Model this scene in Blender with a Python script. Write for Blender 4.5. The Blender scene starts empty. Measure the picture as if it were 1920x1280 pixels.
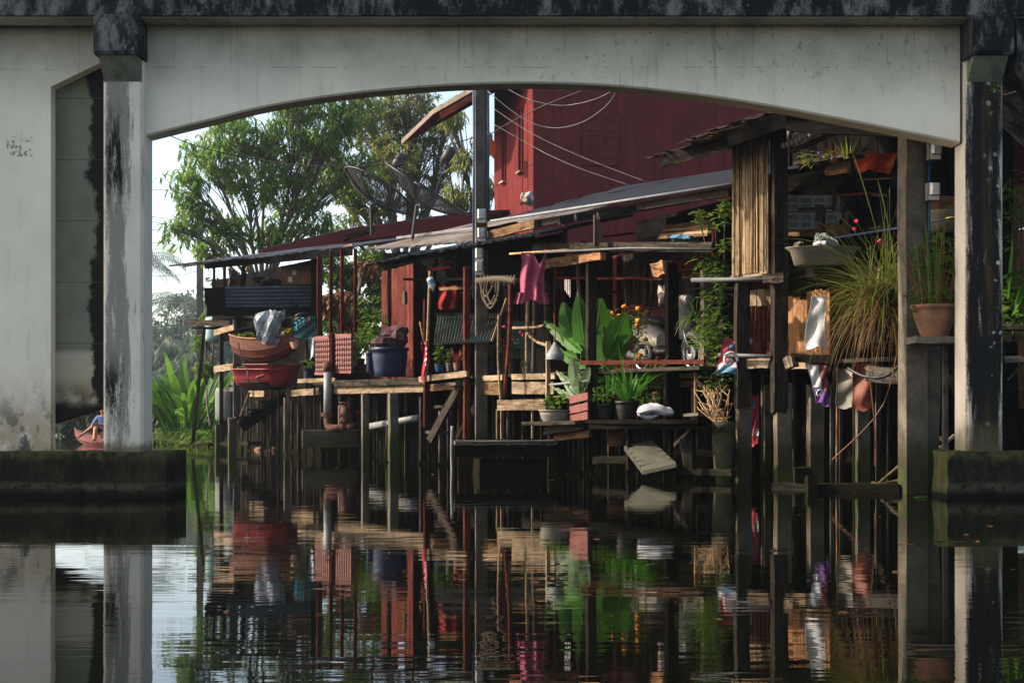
import bpy, math, random
from mathutils import Vector, Matrix, Quaternion
random.seed(7)
R = math.radians
scene = bpy.context.scene
COL = scene.collection
# ------------------------------------------------------------------ camera
F, CX, HY, CH = 2850.0, 960.0, 775.0, 0.83       # focal length in photo pixels, optical axis column, horizon row, lens height over the water
cam_data = bpy.data.cameras.new('camera')
cam = bpy.data.objects.new('camera', cam_data); COL.objects.link(cam)
cam.location = (0, 0, CH); cam.rotation_euler = (R(90), 0, 0)
cam_data.sensor_width = 36; cam_data.lens = 36*F/1920
cam_data.shift_y = (HY-640)/1920
cam_data.clip_start = 0.1; cam_data.clip_end = 2000
scene.camera = cam
# ------------------------------------------------------------------ sky and sun
SUN_EL, SUN_DIR = R(33), Vector((-0.97, 0.09, 0)).normalized()
S = Vector((SUN_DIR.x*math.cos(SUN_EL), SUN_DIR.y*math.cos(SUN_EL), math.sin(SUN_EL)))
world = bpy.data.worlds.new('World'); scene.world = world; world.use_nodes = True
wn = world.node_tree.nodes; wl = world.node_tree.links
bg = wn['Background']; sky = wn.new('ShaderNodeTexSky'); sky.sky_type = 'NISHITA'
sky.sun_disc = False; sky.sun_elevation = SUN_EL; sky.sun_rotation = math.atan2(S.x, S.y)
sky.dust_density = 1.6; sky.air_density = 0.75; sky.ozone_density = 0.4
tint = wn.new('ShaderNodeMix'); tint.data_type = 'RGBA'; tint.blend_type = 'MULTIPLY'; tint.inputs[0].default_value = 1.0; tint.inputs[7].default_value = (1.10, 1.0, .88, 1)   # morning haze: an evenly warmer, whiter sky
wl.new(sky.outputs[0], tint.inputs[6]); wl.new(tint.outputs[2], bg.inputs[0]); bg.inputs[1].default_value = 0.15
sd = bpy.data.lights.new('sun', 'SUN'); sd.energy = 3.7; sd.angle = R(1.0); sd.color = (1.0, 0.87, 0.70)
sun = bpy.data.objects.new('sun', sd); COL.objects.link(sun)
sun.rotation_euler = S.to_track_quat('Z', 'Y').to_euler(); sun.location = (-20, 10, 30)
vs = scene.view_settings; vs.view_transform = 'Standard'; vs.look = 'None'; vs.exposure = 1.25; vs.gamma = 1; vs.use_curve_mapping = False
scene.cycles.max_bounces = 8; scene.cycles.transparent_max_bounces = 8; scene.cycles.volume_bounces = 0
scene.cycles.caustics_reflective = False; scene.cycles.caustics_refractive = False
scene.cycles.use_denoising = True
HAZE = 0.0007
# ------------------------------------------------------------------ pixel directions meet the bank
IN = Vector((.856, .517, 0)).normalized(); AL = Vector((-IN.y, IN.x, 0))   # inland, and along the bank away from the lens
B0 = Vector((4.13, 15.6, 0)); Z = Vector((0, 0, 1))
def at(px, py, Y): return Vector(((px-CX)*Y/F, Y, CH-(py-HY)*Y/F))
def bY(px, w=0.0): return (w+B0.dot(IN))/((px-CX)/F*IN.x+IN.y)
def b(px, py, w=0.0): return at(px, py, bY(px, w))
def zz(py, Y): return CH-(py-HY)*Y/F
def U(lo, hi): return random.uniform(lo, hi)
# ------------------------------------------------------------------ node helper and materials
class NT:
    def __init__(s, name):
        s.m = bpy.data.materials.new(name); s.m.use_nodes = True
        s.t = s.m.node_tree; s.n = s.t.nodes; s.b = s.n['Principled BSDF']; s.out = s.n['Material Output']
        s.tc = s.n.new('ShaderNodeTexCoord'); s.oi = s.n.new('ShaderNodeObjectInfo')
    def L(s, a, q): s.t.links.new(a, q)
    def set(s, sock, v):
        if isinstance(v, bpy.types.NodeSocket): s.L(v, sock)
        elif isinstance(v, (tuple, list)) and len(v) == 3 and sock.type == 'RGBA': sock.default_value = (*v, 1)
        else: sock.default_value = v
    def math(s, op, a, q=0.0, c=None, clamp=False):
        n = s.n.new('ShaderNodeMath'); n.operation = op; n.use_clamp = clamp
        s.set(n.inputs[0], a); s.set(n.inputs[1], q)
        if c is not None: s.set(n.inputs[2], c)
        return n.outputs[0]
    def coord(s, scale=(1, 1, 1), rand=True, which='Object'):
        mp = s.n.new('ShaderNodeMapping'); mp.inputs['Scale'].default_value = scale
        s.L(s.tc.outputs[which], mp.inputs[0])
        if rand:
            k = s.math('MULTIPLY', s.oi.outputs['Random'], 37.0)
            cb = s.n.new('ShaderNodeCombineXYZ')
            for i in range(3): s.L(k, cb.inputs[i])
            s.L(cb.outputs[0], mp.inputs['Location'])
        return mp.outputs[0]
    def noise(s, vec, scale=5, detail=4, rough=.6):
        n = s.n.new('ShaderNodeTexNoise'); s.L(vec, n.inputs['Vector'])
        n.inputs['Scale'].default_value = scale; n.inputs['Detail'].default_value = detail; n.inputs['Roughness'].default_value = rough
        return n.outputs[0]
    def ramp(s, f, lo, hi, a=0.0, q=1.0, smooth=True):
        n = s.n.new('ShaderNodeMapRange'); n.interpolation_type = 'SMOOTHSTEP' if smooth else 'LINEAR'
        s.set(n.inputs[0], f); n.inputs[1].default_value = lo; n.inputs[2].default_value = hi; n.inputs[3].default_value = a; n.inputs[4].default_value = q
        return n.outputs[0]
    def mix(s, f, a, q, mode='MIX'):
        n = s.n.new('ShaderNodeMix'); n.data_type = 'RGBA'; n.blend_type = mode
        s.set(n.inputs[0], f); s.set(n.inputs[6], a); s.set(n.inputs[7], q)
        return n.outputs[2]
    def xyz(s):
        n = s.n.new('ShaderNodeSeparateXYZ'); s.L(s.tc.outputs['Object'], n.inputs[0]); return n.outputs
    def bump(s, h, strength=.3, dist=.01):
        n = s.n.new('ShaderNodeBump'); n.inputs['Strength'].default_value = strength; n.inputs['Distance'].default_value = dist
        s.L(h, n.inputs['Height']); s.L(n.outputs[0], s.b.inputs['Normal'])
    def fin(s, col, rough=.7, metal=0.0, spec=.3):
        s.set(s.b.inputs['Base Color'], col); s.set(s.b.inputs['Roughness'], rough); s.set(s.b.inputs['Metallic'], metal); s.b.inputs['Specular IOR Level'].default_value = spec
        return s.m
def tone(c, k): return tuple(min(1, x*k) for x in c)
def plain(name, c, rough=.6, scale=8, amt=.35, metal=0.0, spec=.3, c2=None, bump=.2, bd=.01):
    t = NT(name); v = t.coord(); f = t.noise(v, scale, 5, .65)
    c2 = c2 or tone(c, 1-amt)
    col = t.mix(t.ramp(f, .35, .68), c, c2)
    col = t.mix(t.ramp(t.noise(v, scale*.6, 7, .8), .54, .70, 0, .5), col, tone(tuple(x*.6+y*.4 for x, y in zip(c, (.10, .08, .06))), .55))
    f2 = t.noise(v, scale*5, 3)
    t.bump(f2, bump, bd)
    return t.fin(col, rough, metal, spec)
def wood(name, c1, c2, dark=.35, rough=.8, var=.55):
    t = NT(name); v = t.coord((.9, 16, 16)); g = t.noise(v, 2.2, 7, .7)
    v2 = t.coord((.8, 2.2, 2.2)); g2 = t.noise(v2, 1.4, 4, .6)
    col = t.mix(t.ramp(g, .32, .7), c1, c2)
    col = t.mix(t.ramp(g2, .46, .66, 0, .85), col, tone(c1, dark))
    g3 = t.noise(t.coord((2.2, 7, 7)), 2.0, 7, .8); col = t.mix(t.ramp(g3, .50, .60, 0, .8), col, tone(c1, .3)); col = t.mix(t.ramp(t.noise(t.coord((1.6, 11, 11)), 2.4, 5, .7), .54, .66, 0, .6), col, tone(c2, 1.45))
    ge = t.n.new('ShaderNodeNewGeometry'); sp = t.n.new('ShaderNodeSeparateXYZ'); t.L(ge.outputs['Position'], sp.inputs[0])
    wetm = t.ramp(t.math('MULTIPLY_ADD', t.noise(t.coord((1, 1, 1), False, 'Object'), 6, 5, .7), .5, sp.outputs[2]), .72, .38, 0, .85); col = t.mix(wetm, col, (.014, .014, .008))
    crack = t.ramp(t.noise(t.coord((.5, 34, 34)), 1.6, 3), .62, .68)
    col = t.mix(crack, col, tone(c1, .25))
    k = t.math('MULTIPLY_ADD', t.oi.outputs['Random'], var, 1-var*.5)
    hs = t.n.new('ShaderNodeHueSaturation'); t.L(col, hs.inputs['Color']); t.L(k, hs.inputs['Value'])
    t.bump(g, .5, .01)
    return t.fin(hs.outputs[0], rough, 0, 0.0)
def leafmat(name, c1, c2, c3=None, trans=.45, rough=.45):
    t = NT(name); ge = t.n.new('ShaderNodeNewGeometry')
    r = ge.outputs['Random Per Island']
    col = t.mix(r, c1, c2)
    if c3: col = t.mix(t.ramp(r, .86, .93), col, c3)
    f = t.noise(t.coord((1, 1, 1), False), 1.1, 3); k = t.ramp(f, .3, .7, .65, 1.3)
    hs = t.n.new('ShaderNodeHueSaturation'); t.L(col, hs.inputs['Color']); t.L(k, hs.inputs['Value'])
    fb = t.noise(t.coord((1, 1, 1), False), 14, 4, .7); br = t.mix(t.ramp(fb, .60, .70, 0, .6), hs.outputs[0], (.16, .11, .04))
    t.fin(br, rough, 0, .2)
    tr = t.n.new('ShaderNodeBsdfTranslucent'); t.L(hs.outputs[0], tr.inputs['Color'])
    mx = t.n.new('ShaderNodeMixShader'); mx.inputs[0].default_value = trans
    t.L(t.b.outputs[0], mx.inputs[1]); t.L(tr.outputs[0], mx.inputs[2]); t.L(mx.outputs[0], t.out.inputs['Surface'])
    return t.m
def rust_metal(name, c, rust, lo=.5, hi=.62, rough=.45, metal=.55, spec=.3):
    t = NT(name); v = t.coord(); f = t.noise(v, 1.6, 6, .7); f2 = t.noise(t.coord((.6, 7, 7)), 2, 4)
    m = t.ramp(t.math('MULTIPLY_ADD', f2, .35, t.math('MULTIPLY', f, .7)), lo, hi)
    col = t.mix(m, c, rust)
    t.bump(t.noise(v, 25, 3), .2, .006)
    rr = t.math('MULTIPLY_ADD', m, .4, rough); mm = t.math('MULTIPLY', t.math('SUBTRACT', 1.0, m), metal)
    return t.fin(col, rr, mm, spec)
# painted bridge concrete; object space of the bridge: z is height above water, x across the picture, y depth
def bridge_paint():
    t = NT('bridge_paint'); x, y, z = t.xyz(); v = t.coord(rand=False)
    base = t.mix(t.ramp(t.noise(v, 1.2, 5), .3, .7), (.82, .76, .61), (.70, .66, .53))
    base = t.mix(t.ramp(t.noise(t.coord((4, 1, .6), False), 1.6, 6, .7), .55, .75, 0, .45), base, (.36, .36, .31))
    # formwork seam and fine cracks, dark mildew dots under the slab
    seam = t.math('COMPARE', z, 4.27, .004)
    seam = t.math('MULTIPLY', seam, t.ramp(t.noise(v, 9, 2), .45, .6))
    base = t.mix(t.math('MULTIPLY', seam, .7), base, (.12, .12, .10))
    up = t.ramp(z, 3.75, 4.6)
    d = t.noise(t.coord((1.3, 1, .8), False), 8.5, 7, .8); dots = t.math('MULTIPLY', t.math('MULTIPLY', t.ramp(d, .575, .60), up), t.ramp(x, -2.0, 1.5, .2, 1.0))
    base = t.mix(t.math('MULTIPLY', dots, .9), base, (.09, .09, .07))
    base = t.mix(t.math('MULTIPLY', up, t.ramp(t.noise(v, 1.6, 5), .3, .75, .5, .95)), base, (.24, .24, .185))  # slab shade and dirt painted together, darker towards the top of the beam
    rect = t.math('MULTIPLY', t.math('COMPARE', x, -4.93, .13), t.math('COMPARE', z, 3.50, .10))
    base = t.mix(t.math('MULTIPLY', rect, t.ramp(t.noise(t.coord((1, 1, .8), False), 24, 3, .6), .54, .57, 0, .8)), base, (.16, .16, .14))
    low = t.ramp(z, 1.55, .45)
    g = t.noise(v, 3.2, 6, .7)
    base = t.mix(t.math('MULTIPLY', low, t.ramp(g, .3, .6)), base, (.36, .29, .19))
    g2 = t.noise(t.coord((1, 1, .6), False), 5, 6, .75)
    base = t.mix(t.math('MULTIPLY', t.ramp(z, 1.3, .4), t.ramp(g2, .5, .6)), base, (.05, .05, .045))
    drip = t.math('MULTIPLY', t.ramp(t.noise(t.coord((9, 1, .35), False), 1.5, 6, .7), .58, .70), t.ramp(z, 3.5, 4.6))
    base = t.mix(t.math('MULTIPLY', drip, .7), base, (.12, .115, .085))
    spk = t.ramp(t.noise(v, 26, 2), .66, .70); base = t.mix(t.math('MULTIPLY', spk, t.ramp(t.noise(v, .9, 3), .5, .65, 0, .5)), base, (.15, .14, .11))
    t.bump(t.noise(v, 18, 4), .25, .01)
    return t.fin(base, .75, 0, .25)
def column_paint(name, xc, half, lichen):
    t = NT(name); x, y, z = t.xyz(); v = t.coord(rand=False)
    base = t.mix(t.ramp(t.noise(v, 2, 5), .3, .7), (.72, .65, .53), (.60, .55, .45))
    d = t.math('ABSOLUTE', t.math('SUBTRACT', x, xc)); core = t.ramp(d, half*1.35, half*.5)
    front = t.ramp(y, .06, .02)                       # the mould grows on the wet upstream face only
    n1 = t.math('MULTIPLY_ADD', t.math('SUBTRACT', t.noise(v, 30, 5, .8), .5), .4, t.math('MULTIPLY_ADD', t.noise(t.coord((2.6, 1, .28), False), 3.2, 9, .75), 2.0, -.5))
    grey = t.math('MULTIPLY', t.ramp(t.math('MULTIPLY_ADD', core, .30, n1), .58, .80), front)
    col = t.mix(grey, base, (.24, .235, .20))
    n2 = t.math('MULTIPLY_ADD', t.math('SUBTRACT', t.noise(v, 36, 5, .8), .5), .45, t.math('MULTIPLY_ADD', t.noise(t.coord((3.2, 1, .36), False), 2.8, 9, .75), 2.2, -.6))
    hgt = t.math('MAXIMUM', t.ramp(t.math('ABSOLUTE', t.math('SUBTRACT', z, 1.0)), .55, .1), t.ramp(t.math('ABSOLUTE', t.math('SUBTRACT', z, 3.35)), .75, .2)) if not lichen else 1.0
    blk = t.math('MULTIPLY', t.math('MULTIPLY', t.ramp(t.math('MULTIPLY_ADD', core, .22 if not lichen else .46, n2), .62 if not lichen else .52, .86), hgt), front)
    col = t.mix(blk, col, (.015, .016, .015))
    if lichen:
        o = t.math('MULTIPLY', t.ramp(t.math('ABSOLUTE', t.math('SUBTRACT', x, xc+.03)), .08, .01), t.ramp(t.noise(t.coord((3, 1, .5), False), 2.2, 5), .42, .66))
        col = t.mix(t.math('MULTIPLY', o, front), col, (.07, .045, .015))
        vo = t.n.new('ShaderNodeTexVoronoi'); t.L(v, vo.inputs['Vector']); vo.inputs['Scale'].default_value = 11
        sp = t.math('MULTIPLY', t.ramp(vo.outputs['Distance'], .34, .26), t.ramp(t.noise(v, 2.3, 4), .50, .58))
        sp = t.math('MULTIPLY', sp, t.math('MULTIPLY', t.ramp(x, xc-.04, xc+.09), front))
        col = t.mix(sp, col, (.42, .44, .42))
    g = t.noise(v, 4, 6, .7)
    low = t.ramp(t.math('MULTIPLY_ADD', g, .5, z), 1.1, .72) if lichen else t.ramp(t.math('MULTIPLY_ADD', g, .3, z), .74, .62)
    col = t.mix(t.math('MULTIPLY', low, .85), col, (.085, .08, .04))
    t.bump(t.noise(v, 22, 5), .4, .012)
    return t.fin(col, .85, 0, .03)
def mould_concrete(name, c, c2, moss=(.06, .065, .02)):
    t = NT(name); v = t.coord(rand=False); x, y, z = t.xyz()
    f = t.noise(t.coord((1, 1, .45), False), 3.5, 9, .8); col = t.mix(t.ramp(f, .47, .62), c, c2)
    f2 = t.noise(v, 13, 4, .8); col = t.mix(t.ramp(f2, .62, .7), col, tone(c2, 1.2))
    ge = t.n.new('ShaderNodeNewGeometry'); sp = t.n.new('ShaderNodeSeparateXYZ'); t.L(ge.outputs['Normal'], sp.inputs[0])
    col = t.mix(t.math('MAXIMUM', t.ramp(sp.outputs[2], .3, .7, 0, .8), t.math('MULTIPLY', t.ramp(sp.outputs[0], -.5, -.9, 0, .9), t.ramp(f, .3, .55))), col, moss)
    t.bump(t.noise(v, 16, 5, .7), .5, .015)
    return t.fin(col, .9, 0, .03)
def cap_concrete():
    t = NT('mossy_pile_cap'); v = t.coord(rand=False); x, y, z = t.xyz()
    f = t.noise(t.coord((1, 1, .5), False), 5, 8, .78); col = t.mix(t.ramp(f, .42, .62), (.012, .013, .009), (.032, .031, .020))
    ge = t.n.new('ShaderNodeNewGeometry'); sp = t.n.new('ShaderNodeSeparateXYZ'); t.L(ge.outputs['Normal'], sp.inputs[0])
    edge = t.math('MULTIPLY', t.ramp(t.math('MULTIPLY_ADD', f, .22, z), .44, .56), t.ramp(t.noise(v, 9, 6, .75), .35, .6))   # moss creeping over the upper rim
    col = t.mix(t.math('MULTIPLY', edge, .85), col, (.085, .082, .032))
    tide = t.math('MULTIPLY', t.ramp(t.math('ABSOLUTE', t.math('SUBTRACT', t.math('MULTIPLY_ADD', f, .10, z), .17)), .05, .015), t.ramp(t.noise(v, 14, 4), .35, .6))
    col = t.mix(t.math('MULTIPLY', tide, .7), col, (.075, .07, .05))
    col = t.mix(t.math('MULTIPLY', t.ramp(sp.outputs[0], -.5, -.9, 0, .9), t.ramp(f, .3, .55)), col, (.06, .065, .026))
    col = t.mix(t.ramp(z, .07, .03), col, (.008, .009, .006))
    t.bump(t.noise(v, 16, 6, .75), .8, .02)
    return t.fin(col, .9, 0, .03)
def dark_panel():
    t = NT('stained_panel'); x, y, z = t.xyz(); v = t.coord(rand=False)
    base = t.mix(t.ramp(t.noise(v, 2, 5), .3, .7), (.20, .21, .15), (.13, .14, .10))
    pale = t.ramp(z, 1.5, 1.42)                      # the repainted lower band
    base = t.mix(pale, base, (.42, .38, .28))
    base = t.mix(t.math('MULTIPLY', t.ramp(z, 1.25, .95), t.ramp(t.noise(v, 4, 5), .3, .6)), base, (.10, .07, .02))
    n = t.noise(t.coord((1, 1, .8), False), 2.4, 7, .65)
    m = t.ramp(t.math('ADD', x, t.math('MULTIPLY', n, .7)), -3.95, -3.88)
    base = t.mix(m, base, (.008, .009, .008))
    base = t.mix(t.ramp(t.math('MULTIPLY_ADD', t.noise(v, 5, 5), .25, z), 1.12, 1.0), base, (.012, .012, .008))
    line = t.math('COMPARE', t.math('MODULO', z, .62), .3, .006); base = t.mix(t.math('MULTIPLY', line, .6), base, (.06, .06, .04))
    t.bump(t.noise(v, 15, 4), .3, .01)
    return t.fin(base, .8, 0, .2)
def post_concrete():
    t = NT('post_concrete'); x, y, z = t.xyz(); v = t.coord()
    ge = t.n.new('ShaderNodeNewGeometry'); sp = t.n.new('ShaderNodeSeparateXYZ'); t.L(ge.outputs['Position'], sp.inputs[0]); h = sp.outputs[2]
    col = t.mix(t.ramp(t.noise(v, 4, 6, .7), .35, .65), (.15, .13, .10), (.075, .068, .053))
    wet = t.ramp(t.math('MULTIPLY_ADD', t.noise(v, 3, 5), .5, h), 1.0, .5)
    col = t.mix(wet, col, (.035, .033, .02))
    col = t.mix(t.math('MULTIPLY', t.ramp(h, .65, .3), t.ramp(t.noise(v, 2, 4), .42, .6)), col, (.05, .058, .018))
    col = t.mix(t.ramp(t.noise(v, 30, 3), .62, .7, 0, .6), col, (.03, .026, .02))
    t.bump(t.noise(v, 20, 5), .5, .01)
    return t.fin(col, .85, 0, .04)
def water_mat():
    t = NT('canal_water'); v = t.coord((.55, 3.2, 1), False); a = t.noise(v, 1.0, 3, .5)
    v2 = t.coord((.12, .55, 1), False); c = t.noise(v2, 1.0, 2, .5)
    v3 = t.coord((2.2, 14, 1), False); e = t.noise(v3, 1.0, 2, .5)
    patch = t.ramp(t.noise(t.coord((.05, .16, 1), False), 1, 2), .35, .7, .35, 1.3)
    h = t.math('ADD', t.math('MULTIPLY', a, .0026), t.math('MULTIPLY', c, .0044))
    h = t.math('ADD', h, t.math('MULTIPLY', e, .00045))
    h = t.math('MULTIPLY', h, patch)
    bm = t.n.new('ShaderNodeBump'); bm.inputs['Strength'].default_value = 1; bm.inputs['Distance'].default_value = 1.0
    t.L(h, bm.inputs['Height']); t.L(bm.outputs[0], t.b.inputs['Normal'])
    t.b.inputs['IOR'].default_value = 1.33
    t.fin((.0022, .0028, .0018), .015, 0, .5); return t.m
MAT = dict(
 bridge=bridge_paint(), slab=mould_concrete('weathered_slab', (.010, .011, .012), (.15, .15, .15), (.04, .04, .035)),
 cap=cap_concrete(),
 panel=dark_panel(), pconc=post_concrete(),
 wdark=wood('weathered_dark_wood', (.028, .024, .02), (.066, .056, .045)),
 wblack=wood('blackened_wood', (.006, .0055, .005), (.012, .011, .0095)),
 wgrey=wood('grey_weathered_wood', (.085, .076, .064), (.15, .134, .11)),
 wtan=wood('pale_tan_wood', (.235, .175, .115), (.34, .26, .175), .4),
 wbrown=wood('brown_plank', (.11, .065, .036), (.20, .125, .07)),
 wred=wood('red_painted_wood', (.10, .031, .024), (.14, .046, .036), .45),
 wmaroon=plain('maroon_painted_wood', (.135, .030, .031), .85, 1.3, .25, spec=.0, bump=.15),
 wcut=wood('orange_sawn_board', (.34, .17, .085), (.42, .23, .12), .6),
 wpost=wood('dark_red_post', (.05, .013, .011), (.085, .022, .018), .5),
 wsiding=wood('plum_siding', (.13, .035, .04), (.18, .055, .06), .6),
 bamboo=wood('split_bamboo', (.27, .19, .11), (.40, .31, .205), .3),
 stick=wood('bare_stick', (.33, .22, .12), (.42, .30, .18), .5),
 tin=rust_metal('dark_tin_roof', (.14, .145, .155), (.045, .028, .02), .52, .66, .42, .5),
 tinlit=rust_metal('pale_tin_roof', (.34, .30, .26), (.16, .10, .065), .46, .62, .5, .3),
 tinblk=rust_metal('black_tin', (.05, .052, .056), (.022, .018, .016), .5, .62, .42, .3),
 rust=rust_metal('rusty_tin', (.10, .055, .035), (.045, .025, .017), .45, .6, .7, .1),
 tinblue=rust_metal('slate_corrugated', (.07, .085, .105), (.03, .03, .035), .5, .65, .45, .2),
 tile=plain('clay_tile', (.22, .18, .14), .8, 6, .4), tilegrey=plain('grey_tile', (.20, .19, .18), .85, 9, .5),
 greenTin=rust_metal('green_tin_sheet', (.035, .055, .05), (.04, .03, .022), .5, .62, .5, .1),
 pipe=plain('grey_pipe', (.22, .23, .235), .5, 4, .3), pipedk=plain('dark_pipe', (.10, .105, .11), .5, 5, .35), rustpipe=plain('rusted_pipe', (.12, .05, .03), .85, 14, .6),
 wire=plain('black_wire', (.02, .02, .02), .5), wirep=plain('pale_wire', (.26, .23, .22), .5),
 blue=plain('blue_plastic', (.010, .022, .065), .4, 3, .3), bluecond=plain('blue_conduit', (.02, .07, .16), .45, 5, .4), blkpl=plain('black_plastic', (.018, .018, .02), .45, 6, .3),
 terra=plain('terracotta', (.26, .12, .07), .85, 5, .45, c2=(.13, .07, .05)), greypl=plain('grey_plastic', (.23, .22, .19), .6, 5, .35), dirtycream=plain('dirty_cream_plastic', (.22, .20, .155), .6, 3, .5),
 soil=plain('soil', (.035, .025, .016), .95, 12, .4, spec=0), mud=plain('mud', (.014, .013, .009), .9, 3, .4, spec=0), grass=plain('grass_ground', (.02, .03, .012), .95, 2, .5, spec=0),
 white=plain('white_plastic', (.62, .60, .56), .4, 5, .15), crate=plain('pale_grey_crate', (.30, .33, .36), .5, 5, .25), crateblue=plain('blue_crate_corner', (.02, .12, .26), .5),
 cardboard=plain('cardboard', (.20, .10, .05), .9, 4, .3), labelw=plain('paper_label', (.5, .48, .46), .8),
 pink=plain('pink_cloth', (.46, .10, .17), .85, 7, .3, bump=.3), redcloth=plain('red_cloth', (.30, .012, .016), .85, 6, .35), orange=plain('orange_cloth', (.75, .10, .015), .7, 7, .4), plum=plain('plum_cloth', (.09, .04, .045), .9, 9, .5),
 tarp=plain('grey_white_tarp', (.42, .45, .48), .6, 5, .45, bump=.5), darkcloth=plain('dark_cloth', (.014, .014, .018), .9, 5, .4, spec=.05), brownsack=plain('brown_sack', (.11, .075, .05), .9, 5, .5), bluecloth=plain('blue_shirt', (.10, .17, .40), .85, 7, .4),
 hull=plain('varnished_hull', (.13, .034, .017), .6, 5, .45, c2=(.06, .016, .011)), hullin=plain('orange_hull_wood', (.24, .10, .04), .6, 4, .3), redpl=plain('red_plastic_hull', (.25, .022, .032), .5, 4, .45), boatred=plain('faded_red_boat', (.19, .045, .045), .6, 3, .4),
 teal=plain('teal_sack', (.012, .07, .065), .6, 6, .4), cyan=plain('cyan_print', (.05, .45, .52), .6), yellow=plain('yellow_print', (.55, .42, .02), .6),
 chrome=plain('bright_metal', (.6, .6, .6), .25, 5, .1, metal=.9), glass=plain('meter_glass', (.42, .44, .45), .12, 5, .2, spec=.8), rubber=plain('tyre_rubber', (.015, .015, .016), .7), skin=plain('skin', (.42, .19, .09), .55, 6, .15), hair=plain('dark_hair', (.02, .016, .014), .6),
 rope=plain('hemp_rope', (.095, .075, .05), .9, 20, .4), net=plain('pale_net', (.32, .36, .32), .8, 14, .4), mesh=None, seatw=plain('dark_seat', (.03, .03, .032), .5), shieldw=plain('cream_scooter_paint', (.55, .50, .42), .3, 3, .12, spec=.5),
 purple=plain('purple_print', (.12, .03, .22), .6), sackw=plain('white_woven_sack', (.52, .53, .56), .7, 6, .25), sackred=plain('red_sack_print', (.46, .05, .075), .65, 6, .3), sackblue=plain('blue_sack_print', (.10, .25, .40), .65), 
 leafA=leafmat('mango_leaves', (.20, .33, .06), (.10, .21, .04), (.28, .33, .08), .55), leafB=leafmat('airy_tree_leaves', (.27, .32, .07), (.15, .21, .05), (.30, .22, .09), .5),
 leafC=leafmat('broad_leaf', (.075, .22, .02), (.04, .14, .015), None, .4, .5), leafD=leafmat('garden_leaves', (.13, .23, .03), (.06, .13, .02), (.25, .25, .05)),
 leafE=leafmat('haze_paled_leaves', (.11, .16, .09), (.07, .12, .075)), grassA=leafmat('strap_grass', (.21, .25, .04), (.12, .16, .03), (.26, .16, .055)), grassDry=leafmat('dry_grass', (.22, .11, .045), (.14, .06, .03), (.30, .24, .09)),  # leafE: distance haze put into the paler, greyer leaf colour
 leafRed=leafmat('red_croton', (.26, .03, .035), (.15, .03, .03), (.10, .15, .03)), leafVar=leafmat('variegated_leaf', (.30, .38, .22), (.17, .28, .12)), leafDead=leafmat('dead_leaves', (.22, .10, .045), (.13, .06, .03)),
 marigold=plain('marigold_petals', (.85, .30, .005), .7, 30, .5), pinkfl=plain('pink_petals', (.75, .03, .10), .6), purplefl=plain('purple_petals', (.16, .05, .45), .6),
 bark=plain('grey_bark', (.17, .145, .115), .9, 5, .45), barkdk=plain('dark_bark', (.06, .05, .04), .9, 6, .4),
 water=water_mat())
def dish_mat():
    t = NT('dish_mesh'); t.fin((.03, .03, .032), .6, .3, .3)
    tr = t.n.new('ShaderNodeBsdfTransparent'); mx = t.n.new('ShaderNodeMixShader'); mx.inputs[0].default_value = .72
    t.L(tr.outputs[0], mx.inputs[1]); t.L(t.b.outputs[0], mx.inputs[2]); t.L(mx.outputs[0], t.out.inputs['Surface']); return t.m
MAT['mesh'] = dish_mat()
def dots_mat():
    t = NT('polka_dot_cloth'); vo = t.n.new('ShaderNodeTexVoronoi'); t.L(t.coord(), vo.inputs['Vector']); vo.inputs['Scale'].default_value = 11; vo.inputs['Randomness'].default_value = .25
    return t.fin(t.mix(t.ramp(vo.outputs['Distance'], .30, .24), (.30, .015, .03), (.7, .62, .62)), .85)
MAT['dots'] = dots_mat()
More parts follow.
